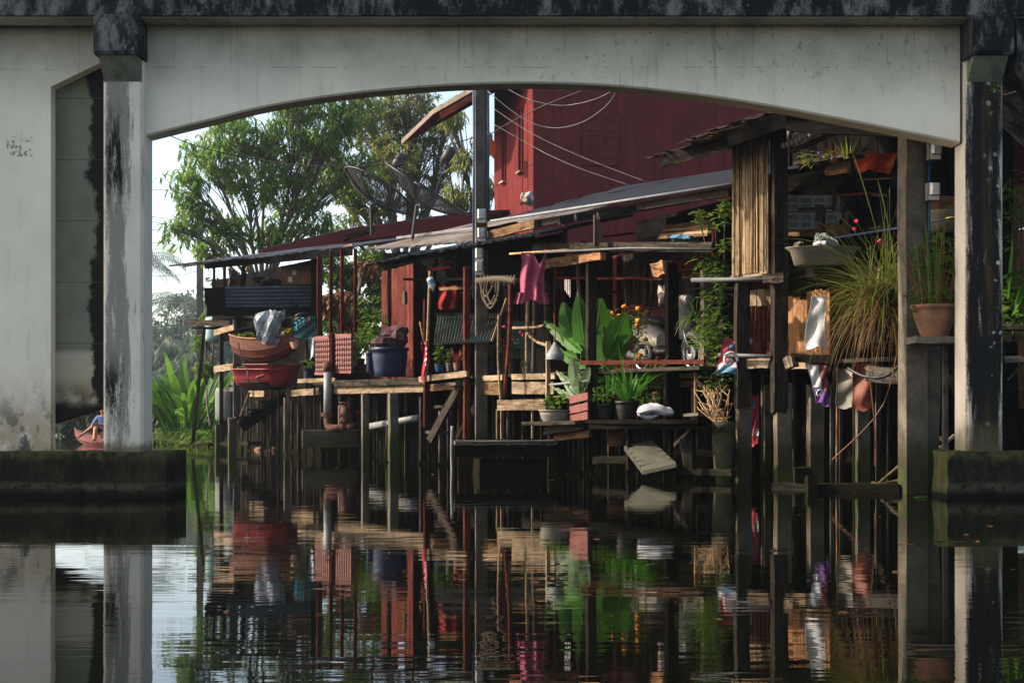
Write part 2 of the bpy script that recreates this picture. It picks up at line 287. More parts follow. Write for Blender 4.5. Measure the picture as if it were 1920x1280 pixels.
# ------------------------------------------------------------------ mesh builder and object helpers
class MB:
    def __init__(s, M=None): s.v = []; s.f = []; s.M = M
    def add(s, vs, fs):
        o = len(s.v); s.v += [(s.M @ Vector(p) if s.M else Vector(p)) for p in vs]; s.f += [[i+o for i in f] for f in fs]; return s
    def box(s, c, h, ax=None):
        c = Vector(c); ax = ax or (Vector((1, 0, 0)), Vector((0, 1, 0)), Z)
        vs = [c+ax[0]*(h[0]*i)+ax[1]*(h[1]*j)+ax[2]*(h[2]*k) for i in (-1, 1) for j in (-1, 1) for k in (-1, 1)]
        return s.add(vs, [[0, 1, 3, 2], [4, 6, 7, 5], [0, 4, 5, 1], [2, 3, 7, 6], [0, 2, 6, 4], [1, 5, 7, 3]])
    def tube(s, pts, rad, n=6, cap=True):
        pts = [Vector(p) for p in pts]; rad = rad if isinstance(rad, (list, tuple)) else [rad]*len(pts); vs = []; fs = []
        for i, p in enumerate(pts):
            d = (pts[min(i+1, len(pts)-1)]-pts[max(i-1, 0)]).normalized()
            a = d.cross(Z if abs(d.z) < .9 else Vector((1, 0, 0))).normalized(); c = d.cross(a)
            vs += [p+(a*math.cos(2*math.pi*k/n)+c*math.sin(2*math.pi*k/n))*rad[i] for k in range(n)]
        for i in range(len(pts)-1):
            for k in range(n): fs.append([i*n+k, i*n+(k+1) % n, (i+1)*n+(k+1) % n, (i+1)*n+k])
        if cap: fs.append(list(range(n))[::-1]); fs.append([(len(pts)-1)*n+k for k in range(n)])
        return s.add(vs, fs)
    def lathe(s, prof, c, n=20, ax=None, wob=None, capb=True, capt=False):
        c = Vector(c); ax = ax or (Vector((1, 0, 0)), Vector((0, 1, 0)), Z); vs = []; fs = []
        for i, (r, z) in enumerate(prof):
            for k in range(n):
                a = 2*math.pi*k/n; rr = r*(1+(wob(a, i) if wob else 0)); vs.append(c+ax[0]*(rr*math.cos(a))+ax[1]*(rr*math.sin(a))+ax[2]*z)
        for i in range(len(prof)-1):
            for k in range(n): fs.append([i*n+k, i*n+(k+1) % n, (i+1)*n+(k+1) % n, (i+1)*n+k])
        if capb: fs.append(list(range(n))[::-1])
        if capt: fs.append([(len(prof)-1)*n+k for k in range(n)])
        return s.add(vs, fs)
    def prism(s, poly, d):
        d = Vector(d); n = len(poly); vs = [Vector(p) for p in poly]; vs += [p+d for p in vs]
        fs = [list(range(n))[::-1], [n+i for i in range(n)]]+[[i, (i+1) % n, n+(i+1) % n, n+i] for i in range(n)]
        return s.add(vs, fs)
    def grid(s, fn, nu, nv, thick=None):
        vs = [fn(i/nu, j/nv) for i in range(nu+1) for j in range(nv+1)]; q = nv+1
        fs = [[i*q+j, (i+1)*q+j, (i+1)*q+j+1, i*q+j+1] for i in range(nu) for j in range(nv)]
        if thick:
            d = Vector(thick); o = len(vs); vs += [Vector(p)+d for p in vs]; fs += [[k+o for k in f][::-1] for f in fs]
            rim = [(i*q, (i+1)*q) for i in range(nu)]+[((i+1)*q+nv, i*q+nv) for i in range(nu)]+[(j+1, j) for j in range(nv)]+[(nu*q+j, nu*q+j+1) for j in range(nv)]
            fs += [[a, c, c+o, a+o] for a, c in rim]
        return s.add(vs, fs)
    def blade(s, base, d, L, wd, droop=.6, segs=3, side=None, cup=0.0, prof=None):
        p = Vector(base); d = Vector(d).normalized(); vs = []; fs = []
        sd_ = side or d.cross(Z); sd_ = sd_.normalized() if sd_.length > 1e-4 else Vector((1, 0, 0))
        a = U(-.5, .5); sd_ = (Quaternion(d, a) @ sd_)
        for i in range(segs+1):
            t = i/segs; w_ = wd*.5*(prof(t) if prof else math.sin(math.pi*(.12+.86*t))**.8)
            vs += [p-sd_*w_, p+sd_*w_]
            d = (d+Vector((0, 0, -droop/segs))).normalized(); p = p+d*(L/segs)
        for i in range(segs): fs.append([2*i, 2*i+1, 2*i+3, 2*i+2])
        return s.add(vs, fs)
def root_loc(o):
    while o.parent: o = o.parent
    return o.location.copy()
def link(name, mb, mat, parent=None, smooth=False, origin=None):
    me = bpy.data.meshes.new(name); o = bpy.data.objects.new(name, me); COL.objects.link(o)
    if parent is not None: off = root_loc(parent); o.parent = parent
    else:
        xs = [v.x for v in mb.v]; ys = [v.y for v in mb.v]; zs = [v.z for v in mb.v]
        off = Vector(origin) if origin is not None else Vector(((min(xs)+max(xs))/2, (min(ys)+max(ys))/2, min(zs))); o.location = off
    me.from_pydata([tuple(v-off) for v in mb.v], [], mb.f); me.materials.append(MAT[mat] if isinstance(mat, str) else mat)
    if smooth: me.polygons.foreach_set('use_smooth', [True]*len(me.polygons))
    me.update(); return o
def tag(o, label, cat, group=None, kind=None):
    if label: o['label'] = label
    if cat: o['category'] = cat
    if group: o['group'] = group
    if kind: o['kind'] = kind
    return o
def thing(name, label, cat, loc, group=None):
    o = bpy.data.objects.new(name, None); COL.objects.link(o); o.location = Vector(loc); o.empty_display_size = .1
    return tag(o, label, cat, group)
def struct(name, mb, mat, smooth=False): return tag(link(name, mb, mat, None, smooth), None, None, None, 'structure')
def bar(name, p0, p1, wd, ht, mat, parent=None, side=None, warp=.35, taper=1.0):
    """a plank or beam of its own, grain along its length; wd lies along `side`, ht across"""
    p0 = Vector(p0); p1 = Vector(p1); d = p1-p0; L = d.length; x = d/L
    sd_ = Vector(side) if side is not None else (Z.cross(x) if abs(x.z) < .8 else Vector((1, .1, 0)))
    y = (sd_-x*sd_.dot(x)).normalized(); zc = x.cross(y)
    n = 4; vs = []; fs = []; j = min(wd, ht)*.10
    for i in range(n+1):
        t = i/n; oy = U(-1, 1)*j*warp*2; oz = U(-1, 1)*j*warp*2; k = 1+(taper-1)*t
        for a, c in ((-1, -1), (1, -1), (1, 1), (-1, 1)):
            vs.append((L*t+(U(-1, 1)*j*2.0 if i in (0, n) else 0), a*wd/2*k+oy+U(-j, j)*warp, c*ht/2*k+oz+U(-j, j)*warp))
    for i in range(n):
        for k in range(4): fs.append([i*4+k, i*4+(k+1) % 4, (i+1)*4+(k+1) % 4, (i+1)*4+k])
    fs += [[3, 2, 1, 0], [n*4, n*4+1, n*4+2, n*4+3]]
    me = bpy.data.meshes.new(name); me.from_pydata(vs, [], fs); me.materials.append(MAT[mat]); me.update()
    o = bpy.data.objects.new(name, me); COL.objects.link(o)
    m = Matrix((x, y, zc)).transposed().to_4x4(); off = Vector((0, 0, 0))
    if parent is not None: o.parent = parent; off = root_loc(parent)
    m.translation = p0-off; o.matrix_basis = m
    return o
def yawv(deg): a = R(deg); return Vector((math.cos(a), math.sin(a), 0))
def post(name, x0, x1, y0, y1, w, mat, parent=None, yaw=14, Y=None, lean=0):
    """square post between two photo columns, standing on the line w metres inland"""
    xc = (x0+x1)/2; Y = Y or bY(xc, w); W = (x1-x0)*Y/F
    a = abs(R(yaw)+math.atan2(xc-CX, F)); a = W/(math.cos(a)+math.sin(a))
    t, q = at(xc+lean, y0, Y), at(xc, y1, Y)
    return bar(name, q, t, a, a, mat, parent, side=yawv(yaw), warp=.18)
def pbar(name, x0, y0, x1, y1, w0, w1, hpx, thick, mat, parent=None, warp=.35):
    """plank seen face on: hpx photo pixels tall"""
    p0, p1 = b(x0, y0, w0), b(x1, y1, w1); h = hpx*(p0.y+p1.y)/2/F
    d = (p1-p0).normalized(); n = d.cross(Z).normalized()
    return bar(name, p0, p1, thick, h, mat, parent, side=n, warp=warp)
def tubeobj(name, pts, r, mat, parent=None, n=7, smooth=True): return link(name, MB().tube(pts, r, n), mat, parent, smooth)
def catmull(pts, k=6):
    pts = [Vector(p) for p in pts]; out = []
    for i in range(len(pts)-1):
        p0, p1, p2, p3 = pts[max(i-1, 0)], pts[i], pts[i+1], pts[min(i+2, len(pts)-1)]
        for j in range(k):
            t = j/k; out.append(.5*((2*p1)+(p2-p0)*t+(2*p0-5*p1+4*p2-p3)*t*t+(3*p1-p0-3*p2+p3)*t**3))
    return out+[pts[-1]]
def corrug(fl, fr, br, bl, pitch=.076, amp=.012, across=True, tear=.0, nv=4, sag=0.0, thick=.004):
    """corrugated sheet with ridges running from the front edge to the back edge"""
    fl, fr, br, bl = map(Vector, (fl, fr, br, bl)); n = (fr-fl).cross(bl-fl).normalized()
    if n.z < 0: n = -n
    nu = max(8, int((fr-fl).length/pitch*6)); ph = U(0, 6)
    cache = {}
    def fn(u, v):
        key = round(u, 4)
        if key not in cache: cache[key] = U(-tear, tear)
        vv = v if v > 0 else cache[key]
        p = fl.lerp(fr, u).lerp(bl.lerp(br, u), vv)
        return p+n*(amp*math.sin(2*math.pi*u*(fr-fl).length/pitch+ph)+sag*math.sin(math.pi*u)+U(-.002, .002))
    return MB().grid(fn, nu, nv, thick=n*thick)
def roof(parent, fl, fr, br, bl, n, mat, pitch=.11, amp=.016, tear=.03, name='roof_sheet'):
    fl, fr, br, bl = map(Vector, (fl, fr, br, bl))
    for i in range(n):
        a, c = i/n-.008, (i+1)/n+.012
        up = Z*(.006*(i % 2)+U(0, .012))
        j0, j1 = U(-.02, .02), U(-.03, .03)
        q = lambda e, f, t: e+(f-e)*t
        dv = (bl-fl).normalized()*U(-.06, .06)
        link(name, corrug(q(fl, fr, a)+up+dv+Z*j0, q(fl, fr, c)+up+dv+Z*j1, q(bl, br, c)+up, q(bl, br, a)+up, pitch, amp, tear=tear), mat, parent)
def boards(parent, p0, p1, z0, z1, n, mat, thick=.025, name='wall_board', skip=(), gap=.006, top=None):
    """vertical boards side by side from p0 to p1"""
    p0 = Vector(p0); p1 = Vector(p1); d = (p1-p0)/n; nn = d.normalized().cross(Z)
    for i in range(n):
        if i in skip: continue
        c = p0+d*(i+.5)+nn*U(-.008, .008); zt = z1+(top(i/n) if top else 0)
        bar(name, Vector((c.x, c.y, z0+U(-.01, .01))), Vector((c.x, c.y, zt+U(-.01, .01))), d.length-gap, thick, mat, parent, side=d, warp=.1)
def siding(parent, p0, p1, z0, z1, n, mat, thick=.022, name='siding_board'):
    p0 = Vector(p0); p1 = Vector(p1); h = (z1-z0)/n; nn = (p1-p0).normalized().cross(Z)
    for i in range(n):
        zc = z0+h*(i+.5); bar(name, Vector((p0.x, p0.y, zc))+nn*U(-.004, .004), Vector((p1.x, p1.y, zc))+nn*U(-.004, .004), thick, h-.008, mat, parent, side=nn, warp=.1)
def cloth(fn, nu=16, nv=16, thick=(0, .006, 0)): return MB().grid(fn, nu, nv, thick=thick)
def rough_block(x0, x1, y0, y1, z0, z1, seed=1, step=.09, amp=.012):
    rnd = random.Random(seed); m = MB(); cache = {}
    def q(p):
        k = tuple(round(c, 3) for c in p)
        if k not in cache:
            ed_ = sum(1 for c, lo, hi in zip(p, (x0, y0, z0), (x1, y1, z1)) if min(abs(c-lo), abs(c-hi)) < .001); a = amp*(2.2 if ed_ > 1 else 1); c0 = Vector(((x0+x1)/2, (y0+y1)/2, (z0+z1)/2)); d = (c0-Vector(p)); inw = Vector((math.copysign(1, d.x) if min(abs(p[0]-x0), abs(p[0]-x1)) < .001 else 0, math.copysign(1, d.y) if min(abs(p[1]-y0), abs(p[1]-y1)) < .001 else 0, math.copysign(1, d.z) if min(abs(p[2]-z0), abs(p[2]-z1)) < .001 else 0))
            cache[k] = Vector(p)+inw*rnd.random()**2*a
        return cache[k]
    def face(o, u, v):
        nu, nv = max(2, int(u.length/step)), max(2, int(v.length/step)); m.grid(lambda a, c: q(o+u*a+v*c), nu, nv)
    X, Y_, Z_ = Vector((x1-x0, 0, 0)), Vector((0, y1-y0, 0)), Vector((0, 0, z1-z0)); o = Vector((x0, y0, z0)); e = Vector((x1, y1, z1))
    face(o, X, Z_); face(o, Z_, Y_); face(e, -Z_, -X); face(e, -Y_, -Z_); face(o+Z_, X, Y_); return m
def ico(c, r, seed=0, sub=2, amp=.15, sq=(1, 1, 1)):
    """lumpy ball"""
    m = MB(); n1, n2 = 12, 8; rnd = random.Random(seed); ph = [rnd.uniform(0, 6) for _ in range(6)]
    def fn(u, v):
        a, e = 2*math.pi*u, math.pi*(v-.5); d = Vector((math.cos(a)*math.cos(e), math.sin(a)*math.cos(e), math.sin(e)))
        k = 1+amp*(math.sin(3*a+ph[0])*math.cos(e)+math.sin(4*e+ph[1]+a)*.6+math.sin(5*a+ph[2]+3*e)*.5*math.cos(e))
        return Vector(c)+Vector((d.x*sq[0], d.y*sq[1], d.z*sq[2]))*r*k
    return m.grid(fn, n1, n2)
# ================================================================== THE SETTING
def flat(name, pts, z, mat): return struct(name, MB().add([(x, y, z) for x, y in pts], [list(range(len(pts)))]), mat)
flat('water', [(-300, -120), (300, -120), (300, 500), (-300, 500)], 0, 'water')
# right bank: a sloping mud edge under the houses and level ground behind
g0, g1 = B0-AL*45, B0+AL*62
def bankpt(base, w, z): p = base+IN*w; return Vector((p.x, p.y, z))
struct('ground', MB().add([bankpt(g0, 3.2, -.6), bankpt(g1, 3.2, -.6), bankpt(g1, 4.6, .95), bankpt(g0, 4.6, .95), bankpt(g1, 420, 1.05), bankpt(g0, 420, 1.05)], [[0, 1, 2, 3], [3, 2, 4, 5]]), 'mud')
# far bank across the bend of the canal
struct('far_bank', MB().add([(-200, 132, -.4), (60, 120, -.4), (60, 122, .6), (-200, 134, .6), (60, 480, .9), (-300, 480, .9)], [[0, 1, 2, 3], [3, 2, 4, 5]]), 'grass')
# ------------------------------------------------------------------ footbridge
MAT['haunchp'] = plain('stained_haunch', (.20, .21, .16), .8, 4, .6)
BR = thing('footbridge', 'white painted concrete footbridge with an arched side beam and mould stained columns', 'bridge', (0, 15, 0))
def pz(py, Y=15.0): return zz(py, Y)
def px_(px, Y=15.0): return (px-CX)*Y/F
def chamfer_prism(x0, x1, y0, y1, z0, z1, c=.03):
    p = [(x0+c, y0), (x1-c, y0), (x1, y0+c), (x1, y1-c), (x1-c, y1), (x0+c, y1), (x0, y1-c), (x0, y0+c)]
    return MB().prism([(x, y, z0) for x, y in p], (0, 0, z1-z0))
COLL, COLR = column_paint('left_column_paint', -3.90, .12, False), column_paint('right_column_paint', 4.665, .17, True)
for (a, c, m) in ((193, 268, COLL), (1812, 1881, COLR)):
    x0, x1 = px_(a), px_(c)
    link('column', chamfer_prism(x0, x1, 15.0, 15.42, .40, 4.62, .028), m, BR)
    # corbel block carrying the slab edge: a square nose whose underside slopes back to the column
    zt, zb, zc = 4.70, pz(101, 14.74), pz(154, 15.0)
    pr = [(14.74, zt), (14.74, zb+.03), (14.77, zb), (15.1, zb), (15.1, zt)]
    cb = link('corbel', MB().prism([(x0-.022, y, z) for y, z in pr], (x1-x0+.044, 0, 0)), 'slab', BR)
    pr = [(14.80, zb-.002), (15.002, zc), (15.1, zc), (15.1, zb-.002)]
    link('haunch', MB().prism([(x0+.012, y, z) for y, z in pr], (x1-x0-.024, 0, 0)), 'haunchp', cb)
arch = [(266, 257), (330, 241), (400, 224), (500, 200), (640, 178), (800, 163), (950, 156.5), (1080, 158), (1200, 166), (1350, 184), (1500, 209), (1650, 238), (1800, 268)]
low = [Vector((px_(x, 15.12), 0, zz(y, 15.12))) for x, y in arch]; low = catmull(low, 4)
m = MB(); top = 4.72; n = len(low)
vs = []
for y in (15.12, 15.40):
    for p in low:
        vs.append((p.x, y, p.z+(.018 if y == 15.12 else 0)))
    for p in low: vs.append((p.x, y, top))
for p in low: vs.append((p.x, 15.14, p.z))           # small chamfer along the lower front edge
fs = []
for i in range(n-1):
    fs += [[i, i+1, n+i+1, n+i], [2*n+i+1, 2*n+i, 3*n+i, 3*n+i+1], [i+1, i, 4*n+i, 4*n+i+1], [4*n+i+1, 4*n+i, 2*n+i, 2*n+i+1]]
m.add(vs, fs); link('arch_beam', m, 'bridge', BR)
link('deck_slab', chamfer_prism(-11, 5.05, 14.77, 16.4, 4.695, 5.02, .012), 'slab', BR)
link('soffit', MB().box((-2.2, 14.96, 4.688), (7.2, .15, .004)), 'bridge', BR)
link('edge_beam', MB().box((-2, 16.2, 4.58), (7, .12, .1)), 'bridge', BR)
# left pier: painted wall and lintel, a haunched opening, a stained diaphragm behind it
YP = 15.22
x95, x190 = px_(95, YP), px_(192, YP)
wall = [(px_(-1000, YP), .40), (x95, .40), (x95, zz(163, YP)), (x190, zz(116, YP)), (x190, 4.70), (px_(-1000, YP), 4.70)]
link('pier_wall', MB().prism([(x, YP, z) for x, z in wall], (0, .16, 0)), 'bridge', BR)
YD = 15.40
dp = [(px_(88, YD), zz(797, YD)), (px_(196, YD), zz(763, YD)), (px_(196, YD), zz(100, YD)), (px_(88, YD), zz(100, YD))]
link('diaphragm', MB().prism([(x, YD, z) for x, z in dp], (0, .2, 0)), 'panel', BR)
cl = rough_block(px_(157, 14.86), px_(313, 14.86), 14.86, 15.75, -.5, zz(846, 14.86), 1); link('pile_cap', cl, 'cap', BR)
link('pile_cap', rough_block(px_(-1000, 14.9), px_(170, 14.9), 14.92, 15.70, -.5, zz(845, 14.9)-.004, 2), 'cap', BR)
link('pile_cap', rough_block(px_(1776, 14.86), px_(2100, 14.86), 14.86, 15.40, -.5, zz(845, 14.86), 3), 'cap', BR)
# stair flight leaving the deck on the right bank, with its pipe handrail
st = MB(); x = px_(1893); z = 4.95
prof = [(x, 5.02)]
for i in range(14): prof += [(x+i*.16+.16, 5.02-i*.17), (x+i*.16+.16, 5.02-(i+1)*.17)]
prof += [(x+14*.16, 2.2), (x+.02, 4.2)]
link('stair_flight', MB().prism([(a, 14.82, c) for a, c in prof], (0, 1.5, 0)), 'slab', BR)
hr = link('handrail', MB().tube([(px_(1880, 14.9), 14.9, 5.75), (px_(1902, 14.9), 14.9, 5.0+.0), (px_(1940, 14.9), 14.9, 4.42)], .022, 8), 'white', BR)
# ------------------------------------------------------------------ trees
def cluster_tree(name, label, base, blobs, mat, n, leaf, bark='bark', group=None, trunk_r=.22, per=9, droop=.9, lift=.3, twig=True, seed=1, limb_r=.06, shell=.45, segs=2):
    random.seed(seed); base = Vector(base)
    root = thing(name, label, 'tree', base, group)
    wt = MB(); lv = MB()
    cen = [Vector(q[0]) for q in blobs]; tot = sum(q[1]**2 for q in blobs)
    top = sum(cen, Vector())/len(cen); fork = base.lerp(Vector((top.x, top.y, base.z+(top.z-base.z)*.45)), 1)
    wt.tube(catmull([base, base.lerp(fork, .5)+Vector((U(-.2, .2), U(-.2, .2), 0)), fork], 4), [trunk_r*(1-.5*i/8) for i in range(9)], 7)
    for c, r in blobs:
        c = Vector(c); mid = fork.lerp(c, .5)+Vector((U(-.25, .25), U(-.25, .25), U(.05, .35)))
        path = catmull([fork, mid, c], 5); wt.tube(path, [limb_r*1.3*(1-.75*i/10)+.008 for i in range(11)], 5)
        for k in range(max(3, int(n*r*r/tot))):
            d = Vector((random.gauss(0, 1), random.gauss(0, 1), random.gauss(0, 1))).normalized()
            q = c+Vector((d.x, d.y, d.z*.8))*r*(shell+(1-shell)*random.random()**.6)*U(.75, 1.12)
            if twig and k % 2 == 0:
                s0 = path[random.randint(5, 10)]; mm = s0.lerp(q, .6)+Vector((0, 0, U(0, .2)))
                wt.tube([s0, mm, q], [.018, .011, .005], 4, False)
            for j in range(per):
                a = U(0, 6.283); dd = Vector((math.cos(a), math.sin(a), U(-.5, lift)))
                lv.blade(q+Vector((U(-1, 1), U(-1, 1), U(-1, 1)))*leaf[0]*.45, dd, leaf[0]*U(.7, 1.2), leaf[1]*U(.8, 1.2), droop*U(.5, 1.5), segs)
    link('trunk', wt, bark, root, True); link('crown', lv, mat, root)
    return root
def blob(px, py, Y, rpx): return (at(px, py, Y), rpx*Y/F)
YT = 43.0
cluster_tree('mango_tree', 'leafy green tree with drooping leaves standing behind the shed roof', at(600, 740, YT),
    [blob(*q) for q in ((395, 300, 42, 62), (345, 345, 42, 42), (368, 398, 42.5, 45), (335, 430, 42.2, 36), (440, 250, 43, 60), (470, 340, 43, 62), (430, 430, 43, 48), (395, 465, 43.2, 36), (520, 270, 43.5, 66), (560, 360, 44, 66), (510, 440, 43.5, 46), (610, 250, 44, 66), (590, 430, 44, 46), (660, 320, 44.5, 60), (560, 180, 44, 70), (660, 190, 44, 60))],
    'leafA', 1350, (.30, .065), per=8, droop=1.25, lift=.25, seed=3, trunk_r=.13, limb_r=.042)
cluster_tree('airy_tree', 'tall airy yellow green tree with pale grey limbs behind the satellite dishes', at(735, 760, 47),
    [blob(*q) for q in ((700, 230, 47, 70), (760, 190, 47, 70), (640, 350, 46.5, 55), (740, 300, 46, 62), (800, 260, 47, 55), (700, 390, 46.5, 50), (820, 340, 47, 36), (650, 430, 46.5, 40), (775, 380, 47, 34), (600, 300, 47, 50), (850, 300, 47, 34), (835, 225, 47, 40), (860, 380, 47, 28), (800, 420, 47, 30))],
    'leafB', 1750, (.17, .05), per=9, droop=.8, lift=.4, seed=5, trunk_r=.16, limb_r=.08)
cluster_tree('slender_tree', 'thin sparse tree with long hanging leaves beside the electricity pole', at(850, 740, 41),
    [blob(*q) for q in ((872, 300, 41, 26), (858, 365, 41, 32), (884, 420, 41, 26), (920, 350, 41.5, 24), (908, 265, 41, 24), (845, 215, 41, 30), (925, 430, 41, 24), (870, 440, 41, 26))],
    'leafB', 330, (.26, .045), per=6, droop=1.4, lift=.1, seed=8, trunk_r=.07, limb_r=.035)
cluster_tree('garden_tree', 'bushy yellow green garden tree with dead brown leaves between shed and cabin', at(660, 735, 38),
    [blob(*q) for q in ((620, 500, 38, 40), (665, 520, 38, 40), (700, 490, 38, 40), (640, 570, 38, 42), (690, 580, 37.5, 42), (720, 540, 38, 36), (610, 610, 38, 40), (700, 630, 37.5, 36), (650, 640, 37, 40))],
    'leafD', 700, (.17, .07), per=8, droop=.8, seed=11, trunk_r=.06, limb_r=.03)
cluster_tree('withered_bush', 'withered bush of curled brown leaves behind the dark red posts', at(630, 745, 36.5),
    [blob(*q) for q in ((610, 570, 36.5, 18), (640, 560, 36.5, 20), (690, 505, 36.5, 18), (655, 600, 36.5, 16))], 'leafDead', 70, (.22, .09), per=7, droop=1.6, seed=12, trunk_r=.03, limb_r=.015)
MAT['leafDk'] = leafmat('dark_bush_leaves', (.03, .055, .025), (.018, .035, .018))
# hazy far vegetation on the left
def palm(name, label, base, h, fr, n, seed, mat='leafE', droop=1.5, group=None):
    random.seed(seed); base = Vector(base); root = thing(name, label, 'palm tree', base, group); top = base+Vector((U(-.6, .6), 0, h))
    link('trunk', MB().tube(catmull([base, base.lerp(top, .5)+Vector((.25, 0, 0)), top], 5), [.2-.01*i for i in range(11)], 7), 'bark', root, True)
    for k in range(n):
        a = 2*math.pi*k/n+U(-.2, .2); d = Vector((math.cos(a), math.sin(a), U(.1, 1.0))).normalized(); p = top.copy(); m = MB(); pts = []; dd = d.copy(); L = fr*U(.8, 1.1)
        for i in range(13): pts.append(p.copy()); p = p+dd*(L/12); dd = (dd+Vector((0, 0, -droop/12))).normalized()
        m.tube(pts, .025, 4, False)
        for i in range(1, 13):
            tdir = (pts[i]-pts[i-1]).normalized(); sd_ = tdir.cross(Z).normalized()
            for s_ in (-1, 1):
                for e in (0, .5): m.blade(pts[i].lerp(pts[i-1], e), sd_*s_+tdir*.5+Vector((0, 0, -.25)), fr*.24*(1-.55*abs(i/12-.45)), .07, 1.1, 2)
        link('frond', m, mat, root)
    return root
palm('coconut_palm', 'tall hazy coconut palm with drooping fronds far down the canal', at(262, 795, 165), 17.5, 6.0, 20, 21)
palm('coconut_palm', 'shorter hazy palm with its crown just above the far thicket', at(335, 795, 150), 12.0, 5.0, 17, 22)
palm('coconut_palm', 'low palm half hidden in the far thicket over the water', at(300, 795, 140), 7.0, 4.4, 16, 23)
for i, (px, py, Y, r, lab, mt) in enumerate(((300, 640, 82, 58, 'rounded hazy tree at the water edge of the far bank', 'leafE'), (360, 590, 88, 62, 'broad hazy tree topping the far thicket', 'leafE'), (400, 650, 75, 55, 'dark hazy tree behind the shed and its long leaved clump', 'leafE'), (250, 690, 80, 60, 'low hazy tree seen past the bridge pier', 'leafE'), (330, 720, 74, 55, 'dense low bush overhanging the far water edge', 'leafE'), (430, 560, 90, 60, 'pale hazy tree behind the shed roof post', 'leafE'), (160, 730, 84, 62, 'dark bush on the far bank behind the paddler', 'leafE'), (110, 720, 88, 70, 'far bush seen under the pier diaphragm', 'leafE'))):
    Y = Y*1.75
    cluster_tree('far_tree', lab, at(px, 792, Y), [blob(px, py, Y, r), blob(px-r*.7, py+r*.7, Y, r*.7), blob(px+r*.7, py+r*.6, Y+1, r*.75), blob(px, py+r*1.2, Y-1, r*.8)], mt, 380, (.8, .24), per=7, droop=.8, seed=30+i, trunk_r=.15, group='hazy trees on the far bank', limb_r=.05)
for i, (px, py, Y) in enumerate(((60, 752, 0), (105, 760, 0), (150, 752, 0), (205, 750, 0), (255, 745, 0), (292, 740, 0), (330, 735, 0), (372, 735, 0))):
    Y = bY(px, 3.6)
    cluster_tree('far_bush', ('dark bush on the bank hidden behind the white pier wall', 'dark bush over the water seen under the pier diaphragm', 'dense dark bush behind the paddler', 'dark bush behind the stained left column', 'dark bush beyond the water edge between column and leafy clump', 'dark bush rising directly behind the leafy clump', 'dark bush behind the leaning pole', 'dark bush behind the shed posts')[i], at(px, 800, Y), [blob(px, py, Y, 34), blob(px-24, py+22, Y, 26), blob(px+26, py+20, Y+.5, 26), blob(px, py+40, Y-.5, 26), blob(px-20, py+52, Y-.7, 20), blob(px+20, py+50, Y-.7, 20)], 'leafDk', 330, (.3, .12), per=7, droop=1.0, seed=60+i, trunk_r=.06, group='dark bushes along the bank edge', limb_r=.03)
cluster_tree('yellow_bush', 'yellow leaved bush between the leaning pole and the shed', at(395, 800, 37.5), [blob(390, 600, 37.5, 18), blob(375, 640, 38, 20), blob(400, 560, 38, 14), blob(385, 690, 37.5, 22)], 'leafD', 90, (.16, .05), per=7, seed=44, trunk_r=.03, limb_r=.015)
MAT['leafClump'] = leafmat('long_glossy_leaf', (.16, .31, .04), (.07, .18, .025), (.28, .28, .05), .5, .45)
# long leaved clump at the water edge
def clump(name, label, base, n, L, wd, spread, mat, seed, droop=.9, cat='plant', bm='leafC'):
    random.seed(seed); base = Vector(base); root = thing(name, label, cat, base); st = MB()
    for k in range(n):
        a = U(0, 6.283); r = spread*.35*math.sqrt(random.random()); p = base+Vector((math.cos(a)*r, math.sin(a)*r, 0)); lean = U(.1, .55)
        hh = L*U(.12, .55); tip = p+Vector((math.cos(a)*lean*hh, math.sin(a)*lean*hh*.6, hh)); st.tube([p, tip], [.014, .008], 4, False)
        d = Vector((math.cos(a)*U(.2, .9), math.sin(a)*U(.1, .6), U(.7, 1.2)))
        m = MB().blade(tip, d, L*U(.55, .95), wd*U(.8, 1.2), droop*U(.5, 1.3), 8); link('leaf', m, mat if k % 11 else 'leafD', root, True)
    link('stems', st, bm, root); return root
clump('alpinia_clump', 'tall clump of long glossy green leaves at the water edge by the shed', b(350, 815, 1.6).xy.to_3d()+Vector((0, 0, .25)), 105, 1.75, .17, 2.0, 'leafClump', 51, 1.3)
m = MB()
random.seed(9)
for k in range(500):
    p = b(U(282, 400), 830, U(1.0, 2.0)); p.z = U(.05, .45); a = U(0, 6.28); m.blade(p, (math.cos(a), math.sin(a), U(.1, 1)), U(.15, .4), .05, 1.2, 2)
tag(link('waterside_weeds', m, 'leafD'), 'tangle of small weeds along the water edge under the leafy clump', 'weeds', kind='stuff')
m = MB(); random.seed(72)
for k in range(150):
    Y = U(6, 30)**1.0; px = U(280, 1900); p = at(px, 775, Y); p.z = .004; a = U(0, 6.28)
    if p.x > B0.x-.603*(p.y-B0.y)-.3: continue
    m.blade(p, (math.cos(a), math.sin(a), 0), U(.02, .06), U(.01, .025), 0, 2, side=Vector((-math.sin(a), math.cos(a), 0)))
tag(link('floating_leaves', m, 'leafDead'), 'scattered small dead leaves and litter floating on the canal', 'litter', kind='stuff')
random.seed(71)
MAT['slatred'] = plain('dusty_red_paint', (.20, .06, .05), .55, 8, .3)
MAT['roofblk'] = rust_metal('dark_ribbed_roof', (.014, .015, .017), (.010, .009, .008), .58, .7, .55, .0, .08)
MAT['wgreyd'] = MAT['wdark']
# ================================================================== HOUSES ON STILTS
DZ = 1.42
def deck(parent, xa, xb, w0, w1, n, mat='wdark', z=DZ):
    for i in range(n):
        w = w0+(w1-w0)*(i+.5)/n; p, q = b(xa, 700, w), b(xb, 700, w); p.z = q.z = z-.025+U(-.006, .006)
        bar('floor_board', p, q, (w1-w0)/n-.012, .045, mat, parent, side=IN, warp=.1)
